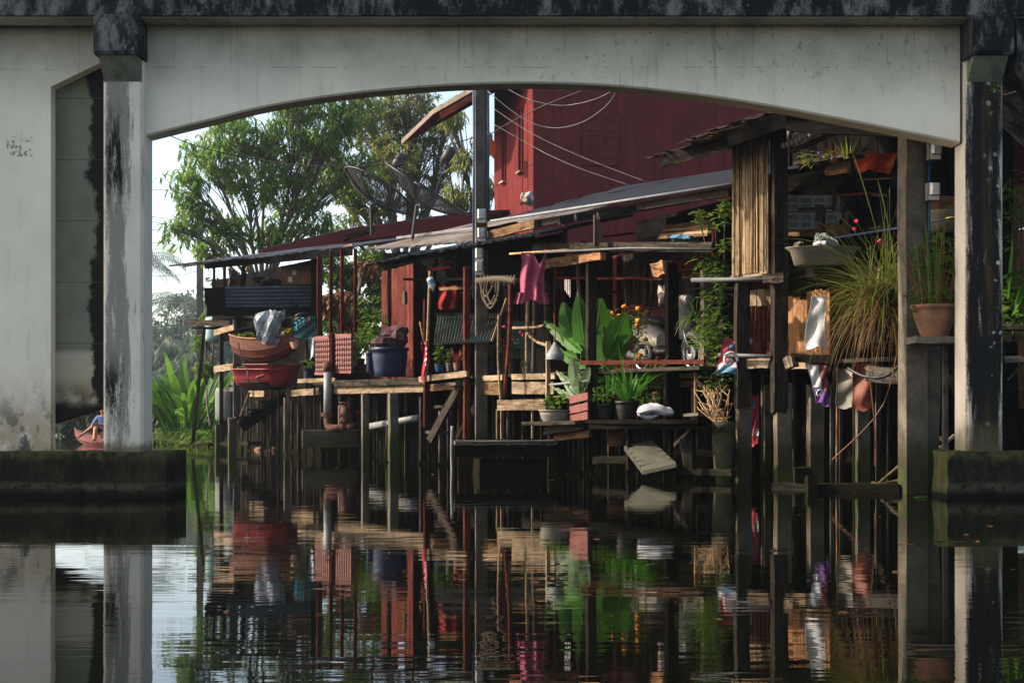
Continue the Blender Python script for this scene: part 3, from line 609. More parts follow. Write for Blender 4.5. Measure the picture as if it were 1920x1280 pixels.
# ---------------------------------------------------------------- two-storey red house behind
C = Vector((.48, 34, 0)); FD = Vector((.968, .25, 0)).normalized(); SV = Vector((-FD.y, FD.x, 0))
RH = thing('red_house', 'two storey dark red plank house rising behind the stilt porches', 'house', (C.x, C.y, 1.0))
boards(RH, C, C+FD*9.2, 1.0, 9.0, 42, 'wmaroon', .03)
wz0, wz1 = zz(321, 35), zz(203, 35)
fa = C+SV*3.6
boards(RH, C, fa, 1.0, wz0, 16, 'wmaroon', .03)
boards(RH, C, fa, wz0, wz1, 16, 'wmaroon', .03, skip=(4, 11))
boards(RH, C, fa, wz1, 9.0, 16, 'wmaroon', .03)
link('interior_wall', MB().prism([C+FD*.12+SV*.3, C+FD*.12+SV*3.5, C+FD*.14+SV*3.5, C+FD*.14+SV*.3], (0, 0, 8.9)), 'darkcloth', RH)
for k in (4.5, 11.5):
    c = C+SV*(3.6*k/16); wd = .225
    wn_ = link('window', MB().box(Vector((c.x, c.y, (wz0+wz1)/2))+FD*.07, (wd/2, .008, (wz1-wz0)/2), (SV, FD, Z)), 'blkpl', RH)
    for s_ in (-1, 1): bar('window_frame', c+SV*s_*(wd/2+.03)-FD*.03+Z*(wz0), c+SV*s_*(wd/2+.03)-FD*.03+Z*wz1, .05, .05, 'wmaroon', wn_, side=SV)
    bar('window_sill', c-SV*.2-FD*.06+Z*(wz0-.03), c+SV*.2-FD*.06+Z*(wz0-.03), .1, .05, 'wtan', wn_, side=FD)
    for j in range(3): bar('window_bar', c-SV*wd/2+FD*.01+Z*(wz0+.35*(j+1)), c+SV*wd/2+FD*.01+Z*(wz0+.35*(j+1)), .02, .02, 'wmaroon', wn_, side=FD)
def onfront(px, py):       # point on the front wall plane seen at a photo pixel
    k = (px-CX)/F; Y = (C.x*FD.y-C.y*FD.x)/(k*FD.y-FD.x); return at(px, py, Y)-SV*.022
a, c2 = onfront(1096, 303), onfront(1153, 303); zt = onfront(1120, 221).z
wf = link('window_shutters', MB().box((a+c2)/2+Z*((zt-a.z)/2)-SV*.004, ((c2-a).length/2, .012, (zt-a.z)/2), (FD, SV, Z)), 'wmaroon', RH)
for px in (1096, 1124.5, 1153):
    p = onfront(px, 303)-SV*.03; bar('frame', p, p+Z*(zt-a.z), .09, .03, 'wmaroon', wf, side=FD, warp=.05)
for z_ in (a.z, zt, a.z+(zt-a.z)*.62): bar('rail', Vector((a.x, a.y, z_))-SV*.03, Vector((c2.x, c2.y, z_))-SV*.03, .03, .09, 'wmaroon', wf, side=SV, warp=.05)
for i in (0, 1):
    for j in (0, 1):
        cx = a.lerp(c2, .25+.5*i); zc = a.z+(zt-a.z)*(.32 if j == 0 else .81); link('panel', MB().box(Vector((cx.x, cx.y, zc))-SV*.022, (.2, .012, (zt-a.z)*(.22 if j == 0 else .11)), (FD, SV, Z)), 'wmaroon', wf)
p = onfront(1090, 309)-SV*.03; q = onfront(1160, 309)-SV*.03; bar('window_sill', p, q, .06, .05, 'wmaroon', wf, side=SV)
# tiled verge of its roof, seen from below
p1, p2 = at(812, 214, 36.2), at(1012, 100, 33.6); bd = SV*4.2
nt = 13
for i in range(nt):
    q0, q1 = p1.lerp(p2, i/nt), p1.lerp(p2, (i+1)/nt+.01); up = Vector((0, 0, .12+U(-.01, .01)))
    link('roof_tile', MB().add([q0, q1, q1+up*1.15, q0+up, q0+bd, q1+bd, q1+bd+up, q0+bd+up], [[0, 1, 2, 3], [0, 4, 5, 1], [3, 2, 6, 7], [4, 7, 6, 5], [0, 3, 7, 4], [1, 5, 6, 2]]), 'tile', RH)
sl = (p2.z-p1.z)/((p2-p1).dot(FD)); rdg = p2+FD*(4.6-(p2-C).dot(FD)); rdg.z = p2.z+sl*(rdg-p2).dot(FD); fe = rdg+FD*5.4; fe.z = rdg.z-sl*5.4
for (u0, u1) in ((p2, rdg), (rdg, fe)): link('roof_plane', MB().prism([u0, u1, u1+bd, u0+bd], (0, 0, .13)), 'tile', RH)
link('gable_wall', MB().prism([C+Z*8.99+FD*.05+SV*.02, C+FD*9.2+Z*8.99+SV*.02, Vector((rdg.x, rdg.y, rdg.z-.05))+SV*.3], SV*.03), 'wmaroon', RH)
for o_ in (0, .5, 1.4): bar('rafter', p1.lerp(p2, .09)+SV*(.15+o_)-Z*.13, p2+SV*(.15+o_)-Z*.11, .06, .14, 'wpost', RH, side=SV)
link('soffit', MB().prism([p1+SV*.05-Z*.02, p2+SV*.05-Z*.02, p2+bd-Z*.02, p1+bd-Z*.02], (0, 0, .01)), 'wmaroon', RH)
# ---------------------------------------------------------------- storage shed, far end of the row
SH = thing('stilt_shed', 'ramshackle storage shed on stilts with a low dark tin roof, by the leafy clump', 'shed', b(480, 700, .6).xy.to_3d())
f1, f2 = at(322, 499, 33.4), at(674, 463, 29.6); kx = IN*2.3+Z*.42
roof(SH, f1, f2, f2+kx, f1+kx, 5, 'tin', tear=.04)
pbar('fascia_board', 385, 498, 660, 472, -.05, .9, 13, .03, 'wblack', SH)
bar('ridge_board', at(345, 499, 33.1), at(420, 487, 32.4), .05, .05, 'wgrey', SH)
pbar('eave_end', 630, 470, 662, 462, 1.3, 1.35, 9, .06, 'wcut', SH)
for (x0, x1, y0, y1, w, m) in ((411, 419, 618, 800, .05, 'wdark'), (403, 417, 796, 850, 0, 'pconc'), (437, 444, 600, 790, .05, 'wgrey'), (427, 443, 784, 850, -.05, 'pconc'), (399, 404, 500, 545, .6, 'wdark'), (418, 424, 495, 560, 1.0, 'wblack'), (532, 541, 745, 846, .15, 'pconc'), (557, 566, 755, 844, .5, 'wdark'), (572, 577, 600, 830, .5, 'wdark'), (494, 499, 750, 842, .6, 'wdark'), (462, 467, 760, 842, .9, 'wgrey'), (594, 602, 480, 640, .55, 'wpost'), (583, 592, 480, 842, 1.2, 'wblack'), (415, 420, 770, 842, 1.2, 'wdark'), (482, 486, 750, 842, 1.3, 'wgrey'), (545, 550, 750, 842, 1.2, 'wgrey'), (517, 521, 755, 842, 1.5, 'wdark')):
    post('post', x0, x1, y0, y1, w, m, SH, yaw=20)
bar('brace', b(448, 615, -.1), b(458, 498, 0), .11, .08, 'wblack', SH)
bar('leaning_pole', b(362, 828, -.2), b(383, 616, .3), .07, .07, 'wdark', SH)
pbar('plank', 353, 604, 432, 607, -.3, .05, 11, .05, 'wdark', SH); pbar('plank', 362, 615, 428, 614, -.25, .1, 5, .05, 'wblack', SH); pbar('plank', 400, 597, 442, 592, .1, .1, 8, .05, 'wblack', SH)
pbar('cross_board', 403, 624, 440, 613, -.1, -.1, 11, .05, 'wtan', SH); pbar('cross_board', 403, 692, 439, 687, -.1, -.1, 12, .05, 'wtan', SH); pbar('cross_board', 416, 730, 440, 730, .1, .1, 8, .05, 'wgrey', SH)
pbar('shelf_beam', 442, 683, 572, 682, 0, .3, 5, .06, 'wblack', SH); pbar('joist', 468, 738, 498, 738, .4, .4, 11, .06, 'wtan', SH); pbar('joist', 548, 737, 600, 733, .4, .4, 12, .06, 'wtan', SH)
pbar('shelf_beam', 440, 612, 592, 600, .3, .5, 14, .08, 'wblack', SH)
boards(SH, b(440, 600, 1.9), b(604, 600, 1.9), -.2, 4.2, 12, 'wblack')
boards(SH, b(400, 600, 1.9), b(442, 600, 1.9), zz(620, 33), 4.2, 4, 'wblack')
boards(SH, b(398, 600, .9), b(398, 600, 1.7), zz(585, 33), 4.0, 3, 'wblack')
pbar('hanging_board', 425, 566, 430, 536, .2, .2, 7, .03, 'wcut', SH)
cs = corrug(at(420, 593, 31.0), at(420, 538, 30.9), at(592, 536, 31.7), at(592, 592, 31.8), .075, .013); link('corrugated_panel', cs, 'tinblue', SH)
for (xa, xc_, yc, hp, Ya, Yb) in ((384, 422, 556, 32, 30.7, 30.9), (388, 424, 580, 22, 30.6, 30.8), (424, 590, 584, 15, 30.8, 31.6)): bar('side_board', at(xa, yc, Ya), at(xc_, yc-1, Yb), .03, hp*31/F, 'wblack', SH)
bar('stair_stringer', b(452, 800, .1), b(535, 742, .9), .25, .1, 'wblack', SH, side=IN)
for t in (.15, .4, .65): p = b(452, 800, .1).lerp(b(535, 742, .9), t)+Z*.1; bar('tread', p-IN*.3, p+IN*.4, .22, .04, 'wdark', SH, side=AL)
tubeobj('support_pole', [b(447, 792, 0), b(468, 735, .1)], .025, 'wgrey', SH)
bar('sill_beam', b(400, 832, .1), b(478, 830, .2), .3, .08, 'wdark', SH, side=IN); bar('sill_beam', b(352, 834, -.1), b(402, 833, .0), .3, .06, 'wblack', SH, side=IN)
# maroon gable and tin roof behind the shed
GB = thing('low_house', 'low house with maroon barge boards under a grey ridge behind the shed roof', 'house', (-2.4, 33.4, 1))
q0, q1, q2 = at(495, 470, 34.2), at(665, 430, 34.9), at(895, 398, 35.6)
bar('barge_board', q0-Z*.15, q1-Z*.15, .05, .36, 'wmaroon', GB); bar('barge_board', q1-Z*.12, q2-Z*.15, .05, .30, 'wmaroon', GB)
for (a_, c_) in ((q0, q1), (q1, q2)): roof(GB, a_-IN*.1, c_-IN*.1, c_+IN*3+Z*.3, a_+IN*3+Z*.3, 3, 'tin', name='roof_sheet')
bar('ridge_roll', at(645, 447, 34), at(700, 430, 33.6), .12, .1, 'wblack', GB)
boards(GB, at(720, 500, 34), at(900, 500, 31.5)+IN*.6, 1.0, 4.4, 16, 'wblack')
# ---------------------------------------------------------------- cabin and walkway in the middle
CB = thing('stilt_cabin', 'dark red plank cabin on a stilted walkway with wavy tin eaves', 'house', b(760, 700, 1.5).xy.to_3d())
deck(CB, 603, 905, .05, 3.0, 8)
e0, e1 = b(697, 494, -.25), b(1012, 438, -.1)
roof(CB, e0, e1, e1+IN*1.6+Z*.36, e0+IN*1.6+Z*.36, 5, 'tinblk', tear=.035, amp=.02)
g0_, g1_ = b(686, 470, .9), b(890, 455, .55); roof(CB, g0_, g1_, g1_+IN*2.6+Z*.78, g0_+IN*2.2+Z*.62, 4, 'tinlit', amp=.018)
pbar('eave_beam', 720, 492, 1000, 448, .0, .1, 12, .06, 'wblack', CB); pbar('eave_beam', 745, 446, 888, 428, 2.0, 1.6, 5, .05, 'tin', CB)
pl = b(716, 600, 1.35); pr = b(776, 600, 1.15)
boards(CB, pl, pr, DZ+.02, 3.55, 9, 'wred', skip=(2,)); boards(CB, pr, b(792, 600, 2.6), DZ, 3.6, 4, 'wpost')
boards(CB, b(780, 600, 2.3), b(1060, 600, 2.5), DZ, 3.9, 22, 'wblack')
boards(CB, b(590, 600, 2.9), b(780, 600, 2.9), DZ-.1, 2.05, 14, 'wdark', top=lambda t: U(-.25, .12))
for (x0, x1, y0, y1, w, m) in ((868, 882, 500, 822, -.05, 'wred'), (793, 806, 560, 800, .0, 'wpost'), (677, 692, 738, 866, .05, 'pconc'), (727, 747, 736, 866, 0, 'pconc'), (785, 800, 745, 862, .05, 'wdark'), (822, 831, 770, 866, -.1, 'wgrey'), (617, 624, 470, 640, .7, 'wpost'), (638, 645, 468, 640, .8, 'wpost'), (663, 670, 466, 632, .8, 'wpost'), (634, 645, 760, 850, .3, 'pconc'), (600, 606, 745, 848, .6, 'wdark'), (612, 617, 760, 848, 1.3, 'wblack'), (655, 662, 745, 850, 1.2, 'wdark'), (700, 706, 745, 850, 1.4, 'wdark'), (760, 766, 745, 858, 1.4, 'wblack'), (852, 858, 745, 862, .9, 'wblack'), (838, 842, 760, 862, .5, 'wgrey'), (930, 936, 740, 868, 1.0, 'wdark'), (950, 955, 750, 868, .6, 'wgrey'), (978, 984, 750, 868, 1.2, 'wdark')):
    post('post', x0, x1, y0, y1, w, m, CB, yaw=20)
pbar('fascia_board', 560, 714, 630, 712, .1, .1, 8, .05, 'wtan', CB); pbar('fascia_board', 628, 719, 800, 714, -.02, -.02, 12, .05, 'wdark', CB); pbar('fascia_board', 628, 732, 800, 728, .04, .04, 13, .05, 'wtan', CB)
pbar('fascia_board', 788, 711, 877, 700, -.15, -.15, 11, .05, 'wtan', CB); pbar('fascia_board', 800, 727, 870, 722, .05, .05, 13, .05, 'wbrown', CB)
pbar('fascia_board', 905, 709, 944, 708, .1, .1, 10, .05, 'wtan', CB); pbar('fascia_board', 904, 728, 942, 728, .12, .12, 24, .05, 'wbrown', CB)
pbar('fascia_board', 962, 706, 1042, 705, .1, .1, 11, .05, 'wtan', CB); pbar('fascia_board', 962, 727, 1040, 727, .12, .12, 23, .05, 'wtan', CB)
# open stair to the water
s0, s1 = b(806, 826, -.35), b(866, 715, -.05)
for k in (0, 1): bar('stair_stringer', s0+IN*.5*k, s1+IN*.5*k, .05, .16, 'wdark', CB, side=IN)
for (x, y, mm) in ((850, 722, 'wgrey'), (829, 765, 'wdark'), (812, 812, 'wgrey')):
    p = b(x, y, -.12); bar('tread', p-AL*.12-IN*.12+Z*.02, p+IN*.5, .24, .045, mm, CB, side=AL)
pbar('rail_plank', 758, 524, 905, 523, .3, .2, 5, .04, 'wblack', CB)
# slatted red railing with turned spindles
RL = thing('slatted_railing', 'dusty red railing of ridged slats with turned spindles on the walkway edge', 'railing', b(625, 704, .05).xy.to_3d()+Z*DZ)
def rail_panel(xa, xb, ya, yb, y1, n):
    P0, P1 = b(xa, y1, .08), b(xb, y1, .08); top0, top1 = b(xa, ya, .08).z, b(xb, yb, .08).z
    for i in range(n):
        t = (i+.5)/n; z0_, z1_ = P0.z*(1-t)+P1.z*t, top0*(1-t)+top1*t; c = P0.lerp(P1, t)
        prof = []; L = z1_-z0_; r0 = (P1-P0).length/n/2*.86
        for j in range(29): u = j/28; prof.append((r0*(.72+.28*abs(math.sin(u*math.pi*7)))*(1 if .06 < u < .94 else .8), u*L))
        link('spindle', MB().lathe(prof, Vector((c.x, c.y, z0_)), 7, capt=True), 'slatred', RL)
    bar('top_rail', Vector((P0.x, P0.y, top0)), Vector((P1.x, P1.y, top1)), .07, .06, 'slatred', RL); bar('bottom_rail', P0, P1, .07, .05, 'slatred', RL)
rail_panel(593, 620, 634, 632, 700, 7); rail_panel(627, 661, 630, 628, 697, 8)
post('newel', 620, 627, 624, 704, .02, 'wpost', RL, yaw=20)
# ---------------------------------------------------------------- porch with the long metal roof
PO = thing('stilt_porch', 'open timber porch on stilts under a long dark metal roof', 'house', b(1150, 700, 1.2).xy.to_3d())
deck(PO, 908, 1330, .15, 3.2, 9)
r0, r1 = b(924, 416, .05), at(1376, 347, 19.2)
def ribbed(fl, fr, br, bl, n=5):
    for i in range(n):
        a_, c_ = i/n, (i+1)/n; L0, L1, L2, L3 = fl.lerp(bl, a_), fr.lerp(br, a_), fr.lerp(br, c_+.02), fl.lerp(bl, c_+.02)
        nn = (fr-fl).cross(bl-fl).normalized(); nn = nn if nn.z > 0 else -nn
        def fn(u, v, L0=L0, L1=L1, L2=L2, L3=L3): return L0.lerp(L3, u).lerp(L1.lerp(L2, u), v)+nn*(.03*math.sin(u*math.pi)**.5+.01*i)
        link('roof_sheet', MB().grid(fn, 8, 6, thick=nn*.006), 'roofblk', PO)
ribbed(r0, r1, r1+IN*2.6+Z*.66, r0+IN*2.6+Z*.70)
tubeobj('roof_highlight', [r0+Z*.01-IN*.03, r1+Z*.01-IN*.03], .022, 'pipe', PO); tubeobj('roof_highlight', [r0+Z*.055+IN*.25, r1+Z*.055+IN*.25], .014, 'pipe', PO); pbar('fascia_board', 1004, 419, 1368, 360, .28, .8, 14, .06, 'wdark', PO); pbar('eave_board', 918, 441, 1004, 420, .12, .2, 16, .06, 'wbrown', PO); pbar('eave_board', 905, 432, 968, 419, .2, .2, 6, .06, 'wblack', PO)  # pale tubes added as the bright highlight lines on the dark roof
for (x, y) in ((1107, 408), (1075, 414), (1150, 404)): p = b(x, y, .2); bar('rafter', p-IN*.25-Z*.02, p+IN*2.4+Z*.55, .08, .1, 'wdark', PO, side=AL)
pbar('cross_beam', 1001, 462, 1338, 462, .2, .5, 14, .07, 'wdark', PO); pbar('cross_beam', 1020, 472, 1340, 470, .4, .7, 7, .07, 'wdark', PO)
tubeobj('pipe_rail', [b(975, 475, .0), b(1180, 465, .15), b(1340, 467, .3)], .016, 'pipedk', PO)
pbar('eave_board', 1022, 495, 1102, 484, .5, .35, 18, .06, 'wbrown', PO); pbar('beam_end', 1092, 486, 1130, 480, .05, .05, 14, .1, 'wcut', PO)
for (x0, x1, y0, y1, w, m) in ((1098, 1119, 478, 880, .1, 'wdark'), (1112, 1124, 404, 460, .15, 'wgrey'), (1038, 1060, 492, 700, 1.2, 'wred'), (1246, 1273, 495, 790, .62, 'wblack'), (1055, 1064, 420, 455, 1.5, 'wred'), (1023, 1032, 640, 770, -.05, 'wtan'), (1313, 1338, 500, 690, 1.25, 'pconc'), (1334, 1346, 400, 480, .9, 'wpost'), (1160, 1170, 750, 868, .9, 'wblack'), (1192, 1200, 830, 880, .6, 'wtan'), (1235, 1244, 700, 868, 1.0, 'wblack'), (1296, 1302, 715, 800, .9, 'wtan'), (1065, 1072, 790, 872, .3, 'wblack'), (1075, 1080, 790, 880, -.1, 'wdark'), (1046, 1051, 795, 885, -.1, 'wdark'), (1205, 1212, 700, 860, 1.6, 'wdark'), (1330, 1337, 700, 880, .9, 'wdark')):
    post('post', x0, x1, y0, y1, w, m, PO, yaw=14)
pbar('beam_end', 1232, 508, 1254, 500, .55, .6, 26, .16, 'wcut', PO); pbar('lintel', 1252, 505, 1318, 494, .6, .9, 22, .1, 'wpost', PO); pbar('tie_rail', 1042, 521, 1250, 522, .6, .62, 5, .03, 'wpost', PO)
pbar('rail_plank', 1090, 680, 1322, 678, .0, .45, 8, .05, 'wred', PO)
siding(PO, b(1152, 600, 2.2), b(1252, 600, 2.0), DZ, zz(572, 23.5), 8, 'wsiding')
boards(PO, b(1152, 600, 2.2), b(1340, 600, 1.9), zz(571, 23.5), 3.3, 14, 'wgreyd', skip=())
bar('door_post', b(1156, 680, 2.1), b(1156, 480, 2.1), .1, .08, 'wsiding', PO, side=AL)
for x in (1212, 1250): bar('window_frame', b(x, 572, 2.0), b(x, 500, 2.0), .05, .05, 'wdark', PO, side=AL)
bar('window_frame', b(1210, 571, 2.0), b(1252, 571, 1.9), .05, .05, 'wdark', PO)
boards(PO, b(1058, 600, 3.1), b(1160, 600, 3.1), DZ, 3.6, 9, 'wblack'); boards(PO, b(1250, 600, 2.8), b(1400, 600, 2.8), DZ, 3.9, 12, 'wblack'); siding(PO, b(1195, 430, 3.4), b(1380, 430, 3.0), 3.2, 4.05, 4, 'wblack')
for y, m in ((706, 'wtan'), (722, 'wbrown')): pbar('fascia_board', 1196, y, 1312, y-3, .75, .9, 12, .05, m, PO)
pbar('bench_plank', 934, 759, 1026, 758, -.3, -.2, 20, .05, 'wtan', PO)
for (x0, x1, y0, y1) in ((938, 943, 768, 822), (930, 934, 768, 822), (996, 1000, 768, 822)): post('bench_leg', x0, x1, y0, y1, -.2, 'wtan', PO)
# ---------------------------------------------------------------- store hut on the near end
ST = thing('stilt_store', 'open fronted stilt store hut crammed with goods under stepped rusty roofs', 'house', b(1520, 700, 1.2).xy.to_3d())
deck(ST, 1345, 1700, .75, 3.4, 8, z=1.46)
t0, t1 = at(1268, 268, 18.6), at(1492, 199, 17.6)
roof(ST, t0, t1, t1+IN*2.6+Z*.75, t0+IN*2.6+Z*.75, 3, 'rust', tear=.05, amp=.02)
t0, t1 = at(1214, 297, 18.9), at(1372, 252, 18.2)
roof(ST, t0, t1, t1+IN*1.6+Z*.3, t0+IN*1.6+Z*.3, 2, 'rust', tear=.06, amp=.02)
bar('eave_board', at(1238, 302, 18.8), at(1366, 268, 18.5), .05, .15, 'wdark', ST); bar('lit_eave_edge', at(1240, 313, 18.8), at(1366, 279, 18.5), .05, .025, 'wtan', ST); bar('eave_beam', at(1365, 262, 18.2), at(1478, 222, 17.7), .08, .2, 'wblack', ST)  # thin tan strip carries the sunlit lower edge of the eave in its colour
bar('eave_beam', at(1478, 236, 17.6), at(1720, 250, 16.4), .12, .13, 'wblack', ST)
link('roof_lining', MB().prism([at(1380, 245, 18.5), at(1480, 215, 17.8), at(1730, 190, 16.9), at(1730, 190, 16.9)+IN*3+Z*.6, at(1380, 245, 18.5)+IN*3+Z*.6], (0, 0, .02)), 'darkcloth', ST)
for (x0, x1, y0, y1, w, m) in ((1376, 1406, 528, 765, .62, 'wdark'), (1379, 1409, 712, 905, .66, 'pconc'), (1445, 1478, 230, 775, .70, 'wdark'), (1450, 1484, 716, 908, .74, 'pconc'), (1512, 1545, 722, 905, 1.2, 'pconc'), (1431, 1446, 722, 892, 1.3, 'pconc'), (1601, 1632, 752, 905, 1.35, 'pconc'), (1573, 1580, 720, 905, 1.2, 'wdark'), (1556, 1560, 720, 905, .9, 'wgrey'), (1645, 1652, 720, 905, 1.5, 'wdark'), (1478, 1486, 270, 560, 2.0, 'wblack'), (1415, 1423, 720, 885, 1.8, 'wblack'), (1495, 1502, 720, 890, 1.9, 'wblack')):
    post('post', x0, x1, y0, y1, w, m, ST, yaw=7)
pbar('floor_beam', 1400, 681, 1447, 681, .68, .72, 18, .12, 'wtan', ST); pbar('beam_end', 1474, 682, 1492, 675, .45, .5, 22, .14, 'wtan', ST); pbar('floor_beam', 1488, 670, 1565, 674, .55, .75, 16, .12, 'wblack', ST); pbar('floor_beam', 1490, 686, 1530, 686, .75, .75, 12, .12, 'wtan', ST)
pbar('floor_beam', 1630, 700, 1692, 706, .75, .75, 30, .08, 'wgrey', ST); pbar('floor_beam', 1560, 690, 1690, 690, .9, .9, 14, .1, 'wblack', ST)
tubeobj('pipe_rail', [b(1298, 525, .45), b(1438, 523, .6)], .032, 'pipedk', ST); tubeobj('pipe_rail', [b(1348, 665, .45), b(1447, 668, .6)], .026, 'pipedk', ST)
pbar('shelf_beam', 1435, 523, 1475, 520, .55, .6, 18, .1, 'wdark', ST); pbar('shelf_board', 1472, 512, 1690, 514, .95, .9, 18, .12, 'wblack', ST); pbar('shelf_board', 1472, 500, 1700, 505, 1.3, 1.2, 8, .5, 'wblack', ST)
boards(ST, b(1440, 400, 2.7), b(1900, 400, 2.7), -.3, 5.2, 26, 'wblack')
boards(ST, b(1474, 600, 1.9), b(1556, 600, 1.9), 1.46, zz(540, 19.3), 6, 'wcut', top=lambda t: U(-.12, .02)); boards(ST, b(1406, 560, 1.9), b(1448, 560, 1.9), zz(566, 19.8), zz(535, 19.8), 3, 'wtan')
boards(ST, b(1400, 560, 2.6), b(1470, 560, 2.6), 1.46, 2.9, 7, 'wred')
for i in range(5): tubeobj('grille_bar', [b(1410+i*8, 640, 1.85), b(1410+i*8, 575, 1.85)], .012, 'wred', ST)
pbar('crate_shelf', 1474, 432, 1580, 434, 1.5, 1.4, 22, .2, 'wbrown', ST)
pbar('batten', 1476, 394, 1560, 390, 1.15, 1.15, 5, .03, 'wdark', ST); post('batten', 1541, 1548, 390, 436, 1.15, 'wpost', ST)
# grey roof tiles and gutter inside the store front
TG = [at(1474, 274, 18.0), at(1562, 236, 17.4)]
for i in range(11):
    p = TG[0].lerp(TG[1], i/11); d = (TG[1]-TG[0])/11; link('roof_tile', MB().tube([p-IN*.05, p+IN*.5+Z*.22], .036, 6), 'tilegrey', ST)
bar('tile_batten', TG[0]+IN*.1-Z*.05, TG[1]+IN*.1-Z*.05, .05, .05, 'wdark', ST)
tubeobj('gutter_pipe', [at(1480, 262, 17.7), at(1480, 240, 17.7)], .03, 'pipedk', ST); tubeobj('gutter_pipe', [at(1490, 250, 17.6), at(1600, 222, 17.2)], .02, 'pipe', ST)
pbar('plant_shelf', 1503, 308, 1606, 292, .6, .6, 7, .25, 'wdark', ST); pbar('hanging_plank', 1550, 318, 1592, 312, .8, .8, 24, .05, 'wbrown', ST)
# plank walls and shelf beyond the right hand column
FR = thing('plank_house', 'dark red plank house on the bank half hidden by the right bridge column', 'house', at(1920, 640, 19.5))
pw = at(1868, 400, 19.6); pq = at(2060, 400, 18.6); boards(FR, pw, pq, .9, zz(430, 19.4), 9, 'wcut'); boards(FR, pw, pq, zz(350, 19.4), zz(60, 19.4), 9, 'wmaroon'); boards(FR, pw, pq, zz(430, 19.4), zz(350, 19.4), 9, 'wcut')
bar('shelf_board', at(1880, 614, 17.2), at(2000, 614, 16.8), .4, .06, 'wdark', FR); bar('shelf_board', at(1888, 674, 16.8), at(1960, 672, 16.6), .3, .07, 'wgrey', FR); bar('brace', at(1886, 700, 16.9), at(1905, 640, 16.9), .02, .02, 'wgrey', FR); bar('brace', at(1890, 712, 16.8), at(1925, 672, 16.8), .02, .02, 'wgrey', FR)
for x in (1892, 1960): bar('post', at(x, 930, 16.9), at(x, 640, 16.9), .14, .14, 'wblack', FR)

random.seed(501)
for par, xa, xb, wa, wb_, n in ((SH, 425, 600, .2, 1.4, 10), (CB, 610, 905, .3, 1.9, 16), (PO, 910, 1340, .3, 1.9, 20), (ST, 1400, 1690, .9, 2.2, 14)):
    for k in range(n):
        x = xa+(xb-xa)*(k+U(.1, .9))/n; w = U(wa, wb_); wd_ = U(3, 8); Y = bY(x, w); post('stilt', x-wd_/2, x+wd_/2, 775-(DZ-.06-CH)*F/Y, 775+(CH+.15)*F/Y, w, random.choice(('wdark', 'wgrey', 'wdark', 'pconc', 'wbrown')), par, yaw=18, lean=U(-3, 3))
# battens, rods and rags dangling in the dark under the roofs
for par, xa, xb, ya, yb, wa, wb_, n in ((CB, 785, 1040, 470, 560, .8, 2.1, 16), (PO, 1060, 1340, 440, 560, .7, 1.8, 20), (ST, 1490, 1680, 250, 470, 1.0, 2.4, 22), (SH, 410, 590, 500, 620, .6, 1.6, 12)):
    for k in range(n):
        x, y, w = U(xa, xb), U(ya, yb), U(wa, wb_)
        if random.random() < .5: pbar('stored_batten', x, y, x+U(25, 90), y+U(-8, 8), w, w+U(-.1, .2), U(2.5, 6), .04, random.choice(('wdark', 'wblack', 'wbrown', 'wpost')), par)
        else: bar('hanging_strip', b(x, y+U(25, 70), w), b(x+U(-4, 4), y, w), U(.03, .12), .015, random.choice(('wdark', 'brownsack', 'darkcloth', 'wpost', 'plum')), par)
for par, xa, xb, n in ((CB, 575, 905, 22), (PO, 905, 1350, 30), (ST, 1350, 1500, 12)): boards(par, b(xa, 700, 2.9), b(xb, 700, 2.9), -.3, 1.4, n, 'wblack', name='shade_board')  # black boards added behind the stilts, under-deck shade put into their colour
MAT.update(mossb=plain('mossy_tub', (.06, .065, .025), .9, 6, .6, c2=(.025, .026, .014)), rustsheet=plain('orange_brown_plastic', (.19, .045, .022), .6, 5, .5), tealdrum=plain('turquoise_drum', (.28, .45, .42), .5, 4, .2), tealdrum2=plain('grey_green_tank', (.14, .17, .16), .6, 4, .3), tealchair=plain('teal_chair_plastic', (.12, .22, .24), .5, 4, .2), boardgreen=plain('algae_board', (.052, .054, .036), .8, 5, .4), palepink=plain('pale_pink_bag', (.5, .36, .33), .5, 5, .3), orangepl=plain('orange_plastic', (.6, .14, .04), .5, 5, .2))
# ================================================================== OBJECTS
def vwire(name, label, pts, r=.008, mat='wire', cat='cable', group=None):
    return tag(link(name, MB().tube(catmull(pts, 5), r, 5), mat, None, True), label, cat, group)
# ---- electricity poles
def epole(name, label, px0, px1, ytop, ybot, w, Y=None, yaw=10, conduits=(), meters=(), ms=1.0):
    xc = (px0+px1)/2; Y = Y or bY(xc, w); o = thing(name, label, 'pole', at(xc, ybot, Y))
    post('shaft', px0, px1, ytop, ybot, w, 'pconc', o, yaw=yaw, Y=Y)
    for (x, y0, y1, m) in conduits: tubeobj('conduit', [at(x, y0, Y-.13), at(x+U(-1, 1), (y0+y1)/2, Y-.13), at(x, y1, Y-.13)], .018, m, o)
    for (x, y) in meters:
        c = at(x, y, Y-.2); mt = link('electric_meter', MB().box(c, (.075*ms, .05, .105*ms)), 'greypl', o)
        link('meter_glass', chamfer_prism(c.x-.062*ms, c.x+.062*ms, c.y-.13, c.y-.05, c.z-.05*ms, c.z+.09*ms, .022), 'glass', mt)
        link('meter_dial', MB().box(c+Vector((0, -.137, .03*ms)), (.035*ms, .003, .018*ms)), 'labelw', mt); link('terminal_cover', MB().box(c+Vector((0, -.055, -.08*ms)), (.06*ms, .012, .025*ms)), 'white', mt)
    return o
epole('electricity_pole', 'tall concrete electricity pole with blue conduits and meters in front of the red house', 889, 914, 90, 840, .1, conduits=((888, 120, 560, 'bluecond'), (915, 120, 400, 'bluecond'), (909, 150, 500, 'wire')), meters=((903, 405), (903, 440), (899, 478), (899, 503)))
